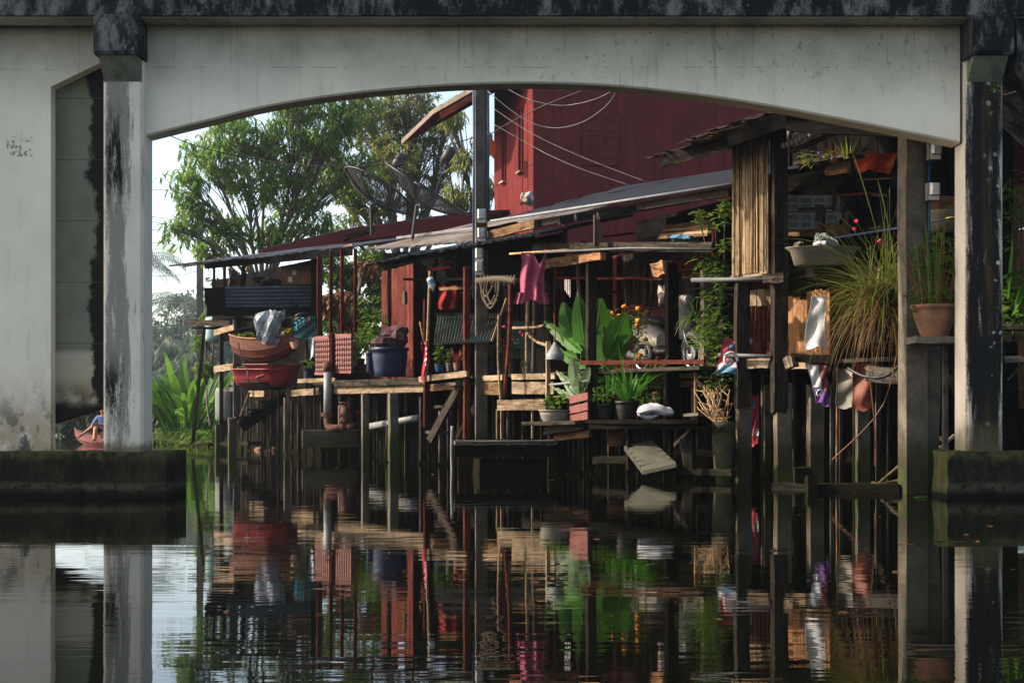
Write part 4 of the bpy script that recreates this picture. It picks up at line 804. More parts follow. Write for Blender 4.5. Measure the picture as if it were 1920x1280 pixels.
epole('electricity_pole', 'weathered concrete pole with two glass meters beside the right bridge column', 1684, 1738, 215, 935, 0, Y=16.0, yaw=8, conduits=((1736, 250, 640, 'wire'), (1742, 250, 600, 'bluecond')), meters=((1751, 284), (1748, 360)), ms=.85)
fp = thing('utility_pole', 'distant grey utility pole rising behind the shed roof', 'pole', at(375, 815, 58)); link('shaft', MB().box(at(375, 600, 58), (.11, .11, 4.5)), 'pconc', fp); bar('crossarm', at(362, 470, 58), at(390, 470, 58), .1, .1, 'pconc', fp)
vwire('cable', 'black cable sagging in front of the drooping tree to the pole', [at(*q) for q in ((306, 249, 24), (370, 274, 24), (470, 297, 24), (600, 312, 23.6), (720, 300, 23.4), (800, 284, 23.3), (889, 258, 23.2))])
vwire('cable', 'black cable running up from the pole across the red wall', [at(*q) for q in ((914, 255, 23.2), (960, 228, 23), (1020, 198, 22.5), (1110, 163, 22))])
vwire('cable', 'pale cable with a shallow sag across the top of the red wall', [at(*q) for q in ((945, 163, 22.8), (990, 186, 22.6), (1050, 198, 22.4), (1110, 188, 22), (1160, 165, 21.8))], .005, 'wirep')
vwire('cable', 'pale cable with a deep loop in front of the red shutters', [at(*q) for q in ((915, 172, 22.9), (980, 222, 22.7), (1035, 240, 22.5), (1090, 230, 22.2), (1135, 200, 22), (1158, 168, 21.8))], .005, 'wirep')
vwire('cable', 'upper pale cable slanting down to the metal roof', [at(*q) for q in ((920, 200, 23), (1000, 252, 22.6), (1100, 298, 22.2), (1215, 342, 21.8))], .0045, 'wirep')
vwire('cable', 'lower pale cable slanting down to the metal roof', [at(*q) for q in ((920, 230, 23), (1000, 275, 22.7), (1030, 291, 22.5), (1090, 317, 22.2), (1185, 349, 21.9))], .0045, 'wirep')
for i, (y0, y1, y2) in enumerate(((351, 356, 354), (398, 408, 432), (404, 418, 440), (416, 432, 452), (470, 455, 478), (520, 518, 508), (566, 568, 567), (600, 597, 598))):
    vwire('cable', 'thin distant line strung to the grey utility pole', [at(90, y0-6, 62), at(300, y1, 60), at(372, y2, 58)], .012, 'wire', group='distant lines to the utility pole')
# ---- satellite dishes of dark mesh
def dish(label, cpx, cpy, Y, r, axis, feed_len, stand):
    c = at(cpx, cpy, Y); ax = Vector(axis).normalized(); u = ax.cross(Z).normalized(); v = ax.cross(u); o = thing('satellite_dish', label, 'dish', stand)
    def fn(i, j): a = 2*math.pi*i; rr = r*j; return c+(u*math.cos(a)+v*math.sin(a))*rr+ax*(.30*rr*rr/r)
    link('reflector', MB().grid(fn, 28, 8), 'mesh', o, True)
    rim = MB().tube([fn(i/28, 1) for i in range(29)], .022, 5); link('rim', rim, 'blkpl', o, True)
    for k in range(8): link('rib', MB().tube([fn(k/8, .05+.95*j/6)-ax*.015 for j in range(7)], .014, 4), 'blkpl', o)
    fpnt = c+ax*feed_len
    for k in range(3): link('strut', MB().tube([fn(k/3+.08, .95), fpnt], .012, 4), 'blkpl', o)
    link('feed_horn', MB().lathe([(.09, -.16), (.10, 0), (.10, .16), (.06, .19)], fpnt, 12, (u, v, ax), capt=True), 'seatw', o, True)
    link('stand_pole', MB().tube([Vector(stand), c-ax*.08], .032, 7), 'blkpl', o)
    return o
dish('mesh satellite dish standing behind its twin on the tin roof', 700, 377, 30.5, .82, (.48, .15, .80), .95, at(697, 440, 30.6))
dish('mesh satellite dish on a bent black pole, its edge over the pale tin roof', 786, 378, 28.6, .92, (.50, -.10, .78), 1.0, at(772, 455, 28.7))
# ---- pots and plants
def leaves(m, c, r, n, L, wd, up=.3, droop=.8, segs=2):
    c = Vector(c)
    for k in range(n):
        d = Vector((random.gauss(0, 1), random.gauss(0, 1), random.gauss(0, .8))).normalized(); p = c+Vector((d.x*r[0], d.y*r[0], d.z*r[1]))*random.random()**.4
        a = U(0, 6.28); m.blade(p, (math.cos(a), math.sin(a), U(-.2, up*2)), L*U(.6, 1.2), wd*U(.7, 1.2), droop*U(.4, 1.4), segs)
    return m
def tuft(m, c, n, L, wd, lean=.5, droop=1.0, r=.05, segs=4):
    c = Vector(c)
    for k in range(n):
        a = U(0, 6.28); q = U(.05, 1)*lean; m.blade(c+Vector((math.cos(a), math.sin(a), 0))*r*U(0, 1), (math.cos(a)*q, math.sin(a)*q, 1), L*U(.6, 1.15), wd, droop*U(.4, 1.6), segs, prof=lambda t: 1-t*.9)
    return m
def pot(name, label, px, y0, y1, wpx, w, mat, fol=None, Y=None, cat='pot', group=None, taper=.72, wob=None, n=18, rim=.06):
    Y = Y or bY(px, w); base = at(px, y1, Y); r = wpx*Y/F/2; h = (y1-y0)*Y/F; o = thing(name, label, cat, base, group)
    prof = [(r*taper*.96, 0), (r*taper, .01), (r*(taper+(1-taper)*.3), h*.22), (r*(taper+(1-taper)*.34), h*.24), (r*(taper+(1-taper)*.62), h*.5), (r*(taper+(1-taper)*.66), h*.52), (r*(taper+(1-taper)*.88), h*.74), (r*.96, h*(1-rim*2)), (r*1.04, h*(1-rim*1.8)), (r*1.06, h), (r*.92, h), (r*.88, h*.86)]
    link('body', MB().lathe(prof, base, n, wob=wob), mat, o, True); link('soil', MB().lathe([(r*.89, h*.88), (r*.4, h*.9)], base, 12, capt=True, capb=False), 'soil', o)
    top = base+Z*h
    if fol: fol(o, top, r, h)
    return o
def f_bush(L, wd, n, rr, hh, mat='leafD', stem=True, fl=None, nfl=0):
    def f(o, top, r, h):
        c = top+Z*hh*.55; m = leaves(MB(), c, (rr, hh*.5), n, L, wd)
        if stem: link('stems', MB().tube([top-Z*.05, c], [.01, .006], 5).tube([top-Z*.05, c+Vector((rr*.5, 0, hh*.2))], [.008, .004], 4).tube([top-Z*.05, c+Vector((-rr*.5, 0, hh*.25))], [.008, .004], 4), 'leafC', o)
        link('foliage', m, mat, o)
        for k in range(nfl): link('flower', ico(c+Vector((U(-rr, rr), U(-rr, 0), U(-.1, .6)*hh)), U(.015, .026), k, amp=.3), fl, o)
    return f
def f_tuft(n, L, wd, mat, lean=.5, droop=.8): return lambda o, top, r, h: link('foliage', tuft(MB(), top-Z*.04, n, L, wd, lean, droop, r*.5), mat, o)
random.seed(101)
pot('planter', 'large blue tub heaped with nets on the walkway', 731, 652, 706, 68, .45, 'blue', None, taper=.84)
m = MB(); cc = b(738, 640, .5)
for k in range(5): p = ico(cc+Vector((U(-.2, .25), U(-.1, .1), U(-.06, .12))), U(.14, .2), k, amp=.25, sq=(1.2, 1, .8)); m.add(p.v, p.f)
tag(link('net_heap', m, 'plum', None, False), 'crumpled plum coloured net heaped over the blue tub', 'net')
pot('planter', 'narrow blue planter pot squeezed beside the large tub', 693, 660, 698, 14, .35, 'blue', None, taper=.9)
pot('potted_plant', 'bushy green plant in a dark pot by the slatted railing', 674, 672, 698, 20, .4, 'blkpl', f_bush(.11, .045, 170, .32, .5), cat='plant')
pot('potted_plant', 'pale leaved low plant spilling in front of the slatted railing', 658, 690, 702, 18, .25, 'blkpl', f_bush(.09, .03, 110, .2, .22, 'leafVar'), cat='plant')
pot('potted_plant', 'tall thin leafy shrub behind the blue tub', 700, 650, 700, 16, .9, 'blkpl', f_bush(.12, .05, 150, .28, .75), cat='plant')
pot('potted_plant', 'light green seedling in a small blue pot on the ledge', 824, 683, 697, 19, -.1, 'bluecond', f_bush(.09, .04, 60, .1, .36), cat='plant')
pot('potted_plant', 'fine leaved seedling in a small grey pot on the ledge', 843, 681, 697, 14, -.05, 'pipedk', f_bush(.07, .025, 60, .09, .24), cat='plant')
pot('potted_plant', 'spiky red leaved plant in a small brown pot on the ledge', 857, 680, 695, 14, -.05, 'terra', f_tuft(40, .3, .03, 'leafRed', .7, .6), cat='plant')
pot('potted_plant', 'pink flowering plant in a tall black pot on the walkway', 922, 668, 703, 26, .3, 'blkpl', f_bush(.07, .03, 70, .2, .32, 'leafD', True, 'pinkfl', 9), cat='plant')
pot('potted_plant', 'red flowering desert rose in a brown black pot by the pale chair', 962, 672, 703, 32, .4, 'blkpl', f_bush(.07, .03, 60, .16, .42, 'leafD', True, 'pinkfl', 8), cat='plant')
pot('potted_plant', 'little fern in a low pot below the pale sticks', 985, 690, 702, 12, .3, 'blkpl', f_bush(.06, .02, 50, .08, .14), cat='plant')
pot('potted_plant', 'dark blue pot with weeds in the shadow of the shed', 578, 690, 716, 20, .5, 'blue', f_bush(.09, .04, 60, .2, .16), cat='plant')
pot('potted_plant', 'ferny plants in a wide black pot on the low landing', 1137, 758, 786, 34, .1, 'blkpl', f_bush(.10, .03, 120, .26, .25, 'leafD'), cat='plant')
pot('potted_plant', 'dark strappy plant in a ribbed black pot on the low landing', 1176, 752, 787, 44, .05, 'blkpl', f_tuft(46, .75, .06, 'leafC', .75, 1.2), cat='plant')
pot('potted_plant', 'small green plant in a red pot beside the white sack', 1213, 764, 784, 20, .15, 'redcloth', f_bush(.08, .035, 80, .18, .2), cat='plant')
pot('potted_plant', 'tiny leafy vine plant in a plain pot under the red rail', 1232, 735, 760, 18, .5, 'terra', f_bush(.05, .02, 110, .2, .5), cat='plant')
pot('basin_planter', 'grey oval basin holding a small leafy plant on the low bench', 1042, 768, 791, 62, -.25, 'greypl', f_bush(.14, .07, 46, .22, .25, 'leafD'), cat='planter', taper=.78)
pot('pot', 'empty terracotta pot under the low landing', 1155, 810, 836, 42, .3, 'terra', None, taper=.72)
pot('bucket', 'mossy concrete tub with dry roots standing in the water', 1356, 790, 915, 44, .35, 'mossb', None, taper=.62)
YTC = 15.62
pot('potted_plant', 'big terracotta bowl with scalloped rim overflowing with weeds', 1752, 572, 633, 82, 0, 'terra', None, Y=YTC, cat='plant', taper=.58, wob=lambda a, i: .03*math.sin(a*12) if i in (8, 9, 10) else 0, n=48)
o = [x for x in bpy.data.objects if x.get('label', '').startswith('big terracotta bowl')][0]; top = at(1752, 572, YTC)
m = leaves(MB(), top+Z*.1, (.28, .12), 420, .07, .03, .4); leaves(m, top+Vector((-.22, -.05, 0)), (.07, .22), 90, .06, .025); link('foliage', m, 'leafD', o)
m = leaves(MB(), top+Z*.45, (.26, .35), 160, .13, .05, .4); link('tall_foliage', m, 'leafC', o)
m = tuft(MB(), top, 60, .95, .014, .35, .6, .2); link('dry_stalks', m, 'grassDry', o); m = tuft(MB(), top, 22, 1.0, .02, .4, .5, .2); link('grass_blades', m, 'grassA', o)
# big strap grass hanging from the store shelf
g = at(1655, 590, 17.0); GP = thing('potted_grass', 'huge cascading clump of strap grass hanging from the store shelf', 'plant', at(1655, 640, 17.0))
link('pot', MB().lathe([(.16, 0), (.24, .28), (.25, .30), (.22, .3)], at(1655, 640, 17.0), 16), 'blkpl', GP, True)
random.seed(203)
m = MB()
for k in range(250):
    a = U(0, 6.28); up = U(.3, 1.3); m.blade(g+Vector((U(-.16, .16), U(-.16, .16), U(-.05, .3))), (math.cos(a)*.9-.25, math.sin(a)*.6-.3, up), U(.65, 1.3), .014, U(.8, 2.4), 7, prof=lambda t: 1-t*.92)
for k in range(95):
    a = U(0, 6.28); m.blade(g+Vector((U(-.16, .16), U(-.16, .16), U(-.05, .3))), (math.cos(a)*.7-.3, math.sin(a)*.5-.2, U(.8, 1.7)), U(.8, 1.5), .015, U(.6, 1.5), 8, prof=lambda t: 1-t*.92)
link('green_blades', m, 'grassA', GP); m = MB()
for k in range(330):
    a = U(0, 6.28); m.blade(g+Vector((U(-.2, .2), U(-.2, .1), U(-.1, .3))), (math.cos(a)*.9-.2, math.sin(a)*.6-.3, U(-.2, .8)), U(.6, 1.05), .012, U(1.2, 3), 6, prof=lambda t: 1-t*.9)
link('dry_blades', m, 'grassDry', GP); m = MB()
for (x0, y0, x1, y1) in ((1660, 500, 1600, 290), (1650, 500, 1560, 395), (1680, 500, 1645, 335), (1668, 500, 1668, 352), (1640, 530, 1535, 415)):
    p, q = at(x0, y0, 16.8), at(x1, y1, 16.7); m.tube(catmull([p+Z*-.3, p, p.lerp(q, .6)+Z*.06, q], 4), [.0055]*12+[.002], 4)
link('tall_stalks', m, 'grassA', GP)
for i, (x, y) in enumerate(((1606, 415), (1602, 430), (1650, 452))): link('flower', ico(at(x, y, 16.8), .02, i, amp=.35), 'pinkfl', GP)
for (x0, y0, xm, ym, x1, y1) in ((1690, 610, 1655, 760, 1560, 862), (1630, 700, 1640, 800, 1640, 872)): link('trailing_stem', MB().tube(catmull([at(x0, y0, 16.6), at(xm, ym, 16.6), at(x1, y1, 16.8)], 5), .008, 4), 'grassDry', GP)
# broad leaved plants by the dark post
BL = thing('broad_leaf_plant', 'plant with huge paddle shaped green leaves behind the dark wooden post', 'plant', b(1110, 760, .35)); random.seed(77)
def paddle(par, bx, by, tx, ty, w, wd, bend=.1, mat='leafC', w1=None):
    p, q = b(bx, by, w), b(tx, ty, w1 if w1 is not None else w); d = q-p; L = d.length; sd_ = d.cross(Vector((0, -1, 0))).normalized(); nn = d.normalized().cross(sd_)
    def fn(u, v):
        wdt = wd*math.sin(math.pi*min(1, max(0, .03+.94*u)))**.62*(1-.25*u); s_ = (v-.5)*wdt
        return p+d*u+sd_*s_+nn*(bend*math.sin(u*2.6)*L*.5+abs(s_)*.25)+Z*(.012*math.sin(u*38+abs(s_)*8))
    lf = link('leaf', MB().grid(fn, 16, 6), mat, par, True); link('midrib', MB().tube([fn(i/10, .5)-nn*.004 for i in range(11)], [.009-.0006*i for i in range(11)], 4), 'leafVar', lf, True); link('stalk', MB().tube([p-Z*.35, p, p+d*.5], [.012, .012, .006], 5), mat, par)
for q in ((1082, 668, 1056, 566, .35, .36), (1100, 670, 1084, 553, .4, .34), (1112, 672, 1126, 560, .45, .4), (1090, 660, 1018, 600, .25, .2), (1100, 690, 1014, 640, .2, .16), (1138, 672, 1172, 588, .3, .36), (1150, 660, 1180, 600, .5, .28), (1130, 690, 1175, 640, .4, .3), (1140, 690, 1128, 610, .5, .34), (1128, 672, 1140, 580, .6, .3)): paddle(BL, *q)
for k in range(9): x = 1120+U(-10, 40); paddle(BL, x, 690, x+U(-45, 60), U(700, 745), .2, .09, .5)
VA = thing('variegated_plant', 'pale striped leaved plant growing in front of the red slat crate', 'plant', b(1085, 765, -.1))
for q in ((1083, 735, 1072, 668, -.1, .2), (1084, 735, 1042, 694, -.1, .13), (1088, 738, 1105, 690, -.1, .14), (1080, 750, 1036, 725, -.15, .1), (1086, 745, 1084, 700, -.15, .17), (1080, 745, 1055, 712, -.12, .1)): paddle(VA, *q, .12, 'leafVar')
MG = thing('marigold_bush', 'marigold bush with round orange flowers in front of the plum siding', 'plant', b(1155, 740, .9)); random.seed(78)
m = leaves(MB(), b(1155, 625, .9), (.42, .36), 420, .11, .03); leaves(m, b(1190, 600, .9), (.25, .3), 130, .09, .025); link('foliage', m, 'leafD', MG)
for (x, y) in ((1172, 575), (1197, 578), (1147, 588), (1162, 593), (1137, 603), (1148, 600), (1169, 600), (1160, 609), (1197, 601), (1195, 610), (1141, 630), (1210, 636), (1199, 666)):
    c = b(x, y, .75); r = U(.038, .052); fl = link('flower', ico(c, r, x, amp=.2, sq=(1, 1, .75)), 'marigold' if x != 1210 else 'yellow', MG, True); link('stem', MB().tube([c, c+Vector((U(-.05, .05), .1, -.3))], .005, 4), 'leafC', fl)
OB = thing('flower_offering', 'bright orange and yellow blossom cluster below the red rail', 'flowers', b(1158, 715, .5))
for k in range(16): link('blossom', ico(b(U(1142, 1172), U(692, 724), .5+U(-.1, .1)), U(.035, .06), k, amp=.35), 'orange' if k % 3 else 'marigold', OB)
link('leaf_bed', leaves(MB(), b(1150, 705, .6), (.25, .16), 60, .14, .06), 'leafD', OB)
VN = thing('climbing_shrub', 'leafy shrub climbing between the grey pipe and the bamboo screen', 'plant', b(1345, 740, .9)); random.seed(79); m = MB(); st_ = MB()
for (x, y, r_, n_) in ((1330, 495, .22, 95), (1350, 510, .2, 80), (1345, 560, .2, 70), (1335, 610, .26, 120), (1355, 640, .22, 90), (1322, 640, .2, 60), (1360, 390, .12, 60), (1340, 415, .2, 40), (1310, 405, .12, 26), (1360, 460, .1, 40), (1340, 690, .25, 90)):
    leaves(m, b(x, y, .75), (r_, r_), n_, .13, .05, .3, .6); st_.tube(catmull([b(1350, 740, .9), b(1352, 600, .85), b(x, y, .75)], 4), .008, 4)
link('stems', st_, 'barkdk', VN); link('foliage', m, 'leafD', VN)
VN = thing('spider_plant', 'hanging spider plant in front of the scooter', 'plant', b(1305, 610, .9)); link('foliage', tuft(MB(), b(1305, 600, .9), 55, .5, .022, 1.2, 1.8, .06), 'leafD', VN); link('pot', MB().lathe([(.05, 0), (.08, .12), (.085, .12)], b(1305, 612, .9), 12), 'blkpl', VN)
WB = thing('dry_shrub', 'tangle of bare dry roots and twigs over the mossy tub', 'plant', b(1350, 790, .3)); m = MB(); random.seed(80)
for k in range(46):
    p = b(1350+U(-14, 14), 790, .3); q = b(1350+U(-48, 14), U(705, 785), .3+U(-.2, .3)); m.tube([p, p.lerp(q, .5)+Vector((U(-.12, .12), U(-.1, .1), U(0, .18))), q], [.007, .006, .003], 4)
link('twigs', m, 'stick', WB); link('foliage', leaves(MB(), b(1340, 715, .45), (.22, .2), 110, .09, .035), 'leafD', WB)
RP = thing('corner_plants', 'broad dark leaved plants on the shelf beyond the right bridge column', 'plant', at(1905, 640, 17.4)); random.seed(81)
m = leaves(MB(), at(1908, 560, 17.6), (.28, .35), 130, .2, .08); leaves(m, at(1905, 400, 17.8), (.25, .55), 90, .16, .05); leaves(m, at(1915, 620, 17.4), (.3, .15), 160, .07, .03); link('foliage', m, 'leafD', RP); link('stems', MB().tube([at(1900, 630, 17.6), at(1898, 420, 17.8)], .012, 5).tube([at(1912, 640, 17.6), at(1916, 380, 17.8)], .012, 5), 'barkdk', RP)
for q in ((1890, 560, 1898, 440), (1900, 590, 1935, 480), (1880, 520, 1925, 500)):
    p, e = at(q[0], q[1], 17.3), at(q[2], q[3], 17.3); link('leaf', MB().blade(p, e-p, (e-p).length, .16, .3, 6), 'leafC', RP)
TW = thing('wall_weed', 'small weed sprouting from the stair joint of the bridge', 'plant', at(1880, 170, 14.8)); link('foliage', leaves(MB(), at(1868, 165, 14.8), (.07, .08), 34, .06, .025), 'leafD', TW); link('twig', MB().tube([at(1862, 165, 14.8), at(1885, 178, 14.8), at(1905, 172, 14.85)], .006, 4), 'stick', TW)
TG_ = thing('orchid_tray', 'tray of orchids and bromeliads hung under the store roof', 'plant', b(1550, 300, .55)); random.seed(82)
m = tuft(MB(), b(1590, 298, .5), 20, .3, .025, 1.0, .5); leaves(m, b(1540, 292, .5), (.25, .1), 70, .12, .03); link('foliage', m, 'grassA', TG_); link('flower', ico(b(1536, 288, .45), .017, 1, amp=.3), 'purplefl', TG_); link('flower', ico(b(1560, 298, .45), .014, 2, amp=.3), 'purplefl', TG_); link('dry_stems', tuft(MB(), b(1565, 305, .5), 22, .35, .012, 1.0, .4), 'grassDry', TG_); link('hanger', MB().tube([b(1600, 296, .55), b(1660, 240, .6)], .008, 4), 'wire', TG_)
# ---- clothes and cloths
random.seed(90)
def shirt():
    Y = bY(1000, -.05); o = thing('hanging_shirt', 'pink shirt pegged upside down on the pole rail', 'shirt', at(998, 588, Y))
    L = lambda x, y: at(x, y, Y)
    left = [(976, 473), (977, 500), (979, 520), (976, 540), (972, 556)]; right = [(1024, 470), (1023, 495), (1022, 520), (1022, 545), (1021, 556)]
    bot = [(972, 556), (984, 567), (990, 560), (1000, 562), (1008, 570), (1014, 566), (1021, 556)]
    def fn(u, v):
        y = 473+v*92; lx = 977-(v**2)*4+1.5*math.sin(v*9); rx = 1023-v*2+1.5*math.sin(v*7+1); x = lx+(rx-lx)*u
        top = 22*math.exp(-((u-.72)/.16)**2) if v < .5 else 0; hem = 9*math.sin(u*9+.6)*max(0, v-.75)*4*.5
        p = L(x, y+top*(1-2*v)*(v < .5)+hem); p.y += .05*math.sin(u*13+v*3)*(.3+.7*v)+.03*math.sin(u*6-v*7); return p
    link('body', cloth(fn, 34, 26, (0, .03, 0)), 'pink', o, True)
    for (x, y, dx) in ((976, 548, -5), (1019, 548, 4)):
        def fs(u, v, x=x, y=y, dx=dx): p = L(x+dx*v+(u-.5)*14, y+v*22); p.y += .03*math.sin(u*9)-.02; return p
        link('sleeve', cloth(fs, 8, 8, (0, .02, 0)), 'pink', o, True)
    tubeobj('peg', [L(1022, 466), L(1021, 478)], .008, 'pink', o)
shirt()
tag(tubeobj('drying_pole', [b(956, 476, -.05), b(1070, 468, .1)], .016, 'stick'), 'thin pale pole carrying the pink shirt', 'pole')
def hang(name, label, x0, x1, y0, y1, w, mat, cat='cloth', wav=.04, fold=12, Y=None, taper=0, lean=0):
    Y = Y or bY((x0+x1)/2, w)
    def fn(u, v): xm = (x0+x1)/2; x = xm+(x0+(x1-x0)*u-xm)*(1+taper*v)+lean*v; p = at(x+2*math.sin(v*7+x0), y0+(y1-y0)*v+3*math.sin(u*7+x0)*v, Y); p.y += wav*math.sin(u*fold+v*2)+wav*.6*math.sin(u*5+v*8+x0); return p
    return tag(link(name, cloth(fn, 20, 14, (0, .01, 0)), mat, None, True), label, cat)
hang('hanging_cloth', 'plain red cloth hanging in the dark cabin doorway', 822, 860, 534, 580, 1.6, 'redcloth')
hang('hanging_cloth', 'red polka dot cloth wrapped on a stick by the ledge', 790, 804, 640, 716, -.25, 'dots', wav=.05, fold=6, taper=-.25)
hang('hanging_cloth', 'grey blue cloth hanging behind the slatted railing', 580, 592, 620, 672, .4, 'tarp', wav=.03, fold=5)
hang('hanging_cloth', 'orange flowered cloth hanging under the store roof', 1598, 1684, 288, 322, 1.4, 'orange', wav=.06, taper=-.3)
hang('hanging_sack', 'white folded sheet hanging from the store floor rail', 1521, 1546, 556, 652, .55, 'sackw', 'sheet', .03, 4, taper=.5, lean=-6)
hang('hanging_sack', 'grey and orange tarp hanging below the store floor', 1570, 1608, 690, 764, .75, 'dirtycream', 'tarp', .05, 4); hang('hanging_sack', 'orange brown plastic sheet hanging below the strap grass', 1600, 1636, 680, 768, .8, 'rustsheet', 'sheet', .05, 5)
def pillow(c, hx, hy, hz, seed):
    rnd = random.Random(seed); ph = [rnd.uniform(0, 6) for _ in range(6)]; m = MB()
    def fn(s_):
        def g(u, v):
            a, e = 2*u-1, 2*v-1; t = max(0, (1-a**4)*(1-e**4))**.45; k = 1-.1*abs(a*e)
            return Vector(c)+Vector((a*hx*(1-.14*e*e), e*hy*(1-.1*a*a), s_*hz*t*(1+.14*math.sin(a*7+ph[0]+e*3)+.1*math.sin(e*9+ph[1]-a*4))+.02*math.sin(a*3+ph[2])))
        return g
    m.grid(fn(1), 20, 14); m.grid(fn(-.6), 20, 14); return m
def printed(name, label, x0, x1, y0, y1, w, parts, cat='sack', lean=0, taper=0):
    o = thing(name, label, cat, b((x0+x1)/2, y1, w)); Y = bY((x0+x1)/2, w)
    for (u0, u1, v0, v1, mat, dy) in parts:
        def fn(u, v): uu = u0+(u1-u0)*u; vv = v0+(v1-v0)*v; xm = (x0+x1)/2; x = xm+(uu-.5)*(x1-x0)*(1+taper*vv)+lean*(vv-.5); p = at(x, y0+(y1-y0)*vv, Y); p.y += .05*math.sin(uu*3.1+vv)-.06*math.sin(uu*math.pi)+.035*math.sin(uu*7+vv*9+x0)*math.sin(vv*6+uu*4)-dy; p.z += .03*math.sin(uu*6+x0)*vv; return p
        link('body' if dy == 0 else 'print', cloth(fn, 12, 12, (0, .006, 0)), mat, o, True)
    return o
def swirl(o, cx, cy, r, Y, mat, turns=1.6, th=.018):
    pts = [at(cx, cy, Y)+Vector((math.cos(a)*r*(1-.12*a), -.0, math.sin(a)*r*1.25*(1-.12*a))) for a in [k*.35 for k in range(int(turns*18))]]
    link('print_letter', MB().tube(pts, th, 4), mat, o)
SK = printed('feed_sack', 'red and blue printed feed sack slung beside the store post', 1350, 1402, 634, 702, .55, ((0, 1, 0, 1, 'sackred', 0), (0, 1, .68, .84, 'sackw', .012), (0, 1, .84, 1, 'sackblue', .012), (.35, 1, 0, .14, 'sackw', .012), (.2, .9, .2, .3, 'sackblue', .012)), lean=-18)
swirl(SK, 1368, 676, .10, bY(1376, .55)-.2, 'sackw')
SK = printed('rice_sack', 'white and purple printed sack hanging under the store floor', 1521, 1554, 684, 758, .6, ((0, 1, 0, 1, 'sackw', 0), (0, 1, .60, 1, 'purple', .012), (.55, 1, 0, .62, 'boatred', .012)), lean=12, taper=-.3)
swirl(SK, 1536, 738, .045, bY(1537, .6)-.2, 'sackw', 1.2, .01)
SK = printed('rag', 'red and blue rag caught low between the store posts', 1404, 1424, 740, 834, .95, ((0, 1, 0, 1, 'sackred', 0), (.2, .6, .1, .25, 'sackblue', .012), (.4, .9, .7, .85, 'sackw', .012)), 'rag', taper=-.2)
BG = thing('cement_bag', 'plump white sack with faint red lettering on the low landing', 'sack', b(1228, 783, -.05)); c = b(1229, 771, -.05); link('body', pillow(c, .24, .14, .075, 3), 'sackw', BG, True); link('lower_fold', pillow(b(1217, 780, -.1), .15, .1, .04, 5), 'sackw', BG, True)
for k in range(7): q = c+Vector((-.10+.035*k, -.133+.004*abs(k-3), .012)); link('print_letter', MB().tube([q+Vector((-.01, 0, -.018)), q+Vector((-.008, 0, .02)), q+Vector((.01, 0, .02 if k % 2 else -.018))], .0045, 4), 'sackred', BG)
# ---- goods stored on the shed
def lofted(rings, mat, name, parent, smooth=True, thick=None):
    n = len(rings[0]); m = MB(); m.add([p for r in rings for p in r], [[i*n+k, i*n+k+1, (i+1)*n+k+1, (i+1)*n+k] for i in range(len(rings)-1) for k in range(n-1)]); return link(name, m, mat, parent, smooth)
def hull(label, x0, x1, yt, yb, Yc, mat, inner, name='rowboat', sheer=8, yaw=.25, w=.5, upside=False, ribs=True, trans=.35):
    """small boat seen broadside: x0..x1 photo columns, yt gunwale row, yb keel row"""
    o = thing(name, label, 'boat', at((x0+x1)/2, yb, Yc)); P0, P1 = at(x0, yt, Yc-yaw), at(x1, yt, Yc+yaw); h = (yb-yt)*Yc/F; rings = []; inn = []
    side = (P1-P0).normalized().cross(Z)
    for i in range(15):
        u = i/14; f = math.sin(math.pi*min(1, max(0, trans*.5+u*(1-trans*.75))))**.6; c = P0.lerp(P1, u)+Z*(sheer*Yc/F*(2*u-1)**2); ring = []; ring2 = []
        for j in range(9):
            a = math.pi*j/8; d = side*math.cos(a)*w*f; z = -h*(.35+.65*f)*math.sin(a)**.75*(-1 if upside else 1); ring.append(c+d+Z*z); ring2.append(c+d*.93+Z*(z*.93))
        rings.append(ring); inn.append(ring2)
    lofted(rings, mat, 'hull', o, smooth=False); lofted(inn, inner, 'lining', o)
    for j in (1, 2, 3, 5, 6, 7): link('strake', MB().tube([q[j] for q in rings], .008, 4), mat, o)
    for r_ in (0, 8): link('gunwale', MB().tube([q[r_] for q in rings], .022, 5), inner, o, True)
    link('transom', MB().add(rings[0], [list(range(9))]), inner, o)
    return o
hull('varnished wooden boat stored on the upper rack of the shed', 446, 552, 636, 680, 31.3, 'hull', 'hullin', w=.36, yaw=-.5)
RB = thing('plastic_boat', 'stacked red plastic boat shells stored on the lower rack of the shed', 'boat', at(495, 728, 31.2))
def shell(x0, x1, y0, y1, Yc, mat, dx=6, name='shell', yaw=-.45):
    rings = []; P0, P1 = at(x0, y0, Yc-yaw), at(x1, y0, Yc+yaw); h = (y1-y0)*Yc/F; sd_ = (P1-P0).normalized().cross(Z)
    for i in range(13):
        u = i/12; f = min(1, (u*(1-u)*9)**.35); c = P0.lerp(P1, u); k = .85+.15*f; ring = []
        for (q, z) in ((-.40, -.02), (-.42, 0), (-.41, -.06), (-.36, -.07), (-.33, -.5), (-.22, -.95), (0, -1), (.22, -.95), (.33, -.5), (.40, -.05), (.42, 0)): ring.append(c+sd_*(-q*f)+Z*(z*h*(.5+.5*f)))
        rings.append(ring)
    return lofted(rings, mat, name, RB)
shell(474, 545, 683, 712, 31.5, 'redpl'); shell(450, 541, 692, 726, 31.0, 'redpl'); shell(466, 530, 716, 731, 31.1, 'blkpl', name='liner')
for (xa, xb, y) in ((456, 538, 698), (462, 534, 710)): link('rib', MB().tube(catmull([at(xa, y-2, 31.2), at((xa+xb)/2, y+1, 30.62), at(xb, y-3, 30.75)], 5), .014, 5), 'redpl', RB, True)
link('rim', MB().tube(catmull([at(480, 708, 30.55), at(510, 699, 30.5), at(537, 706, 30.6)], 5), .022, 6), 'redpl', RB, True)
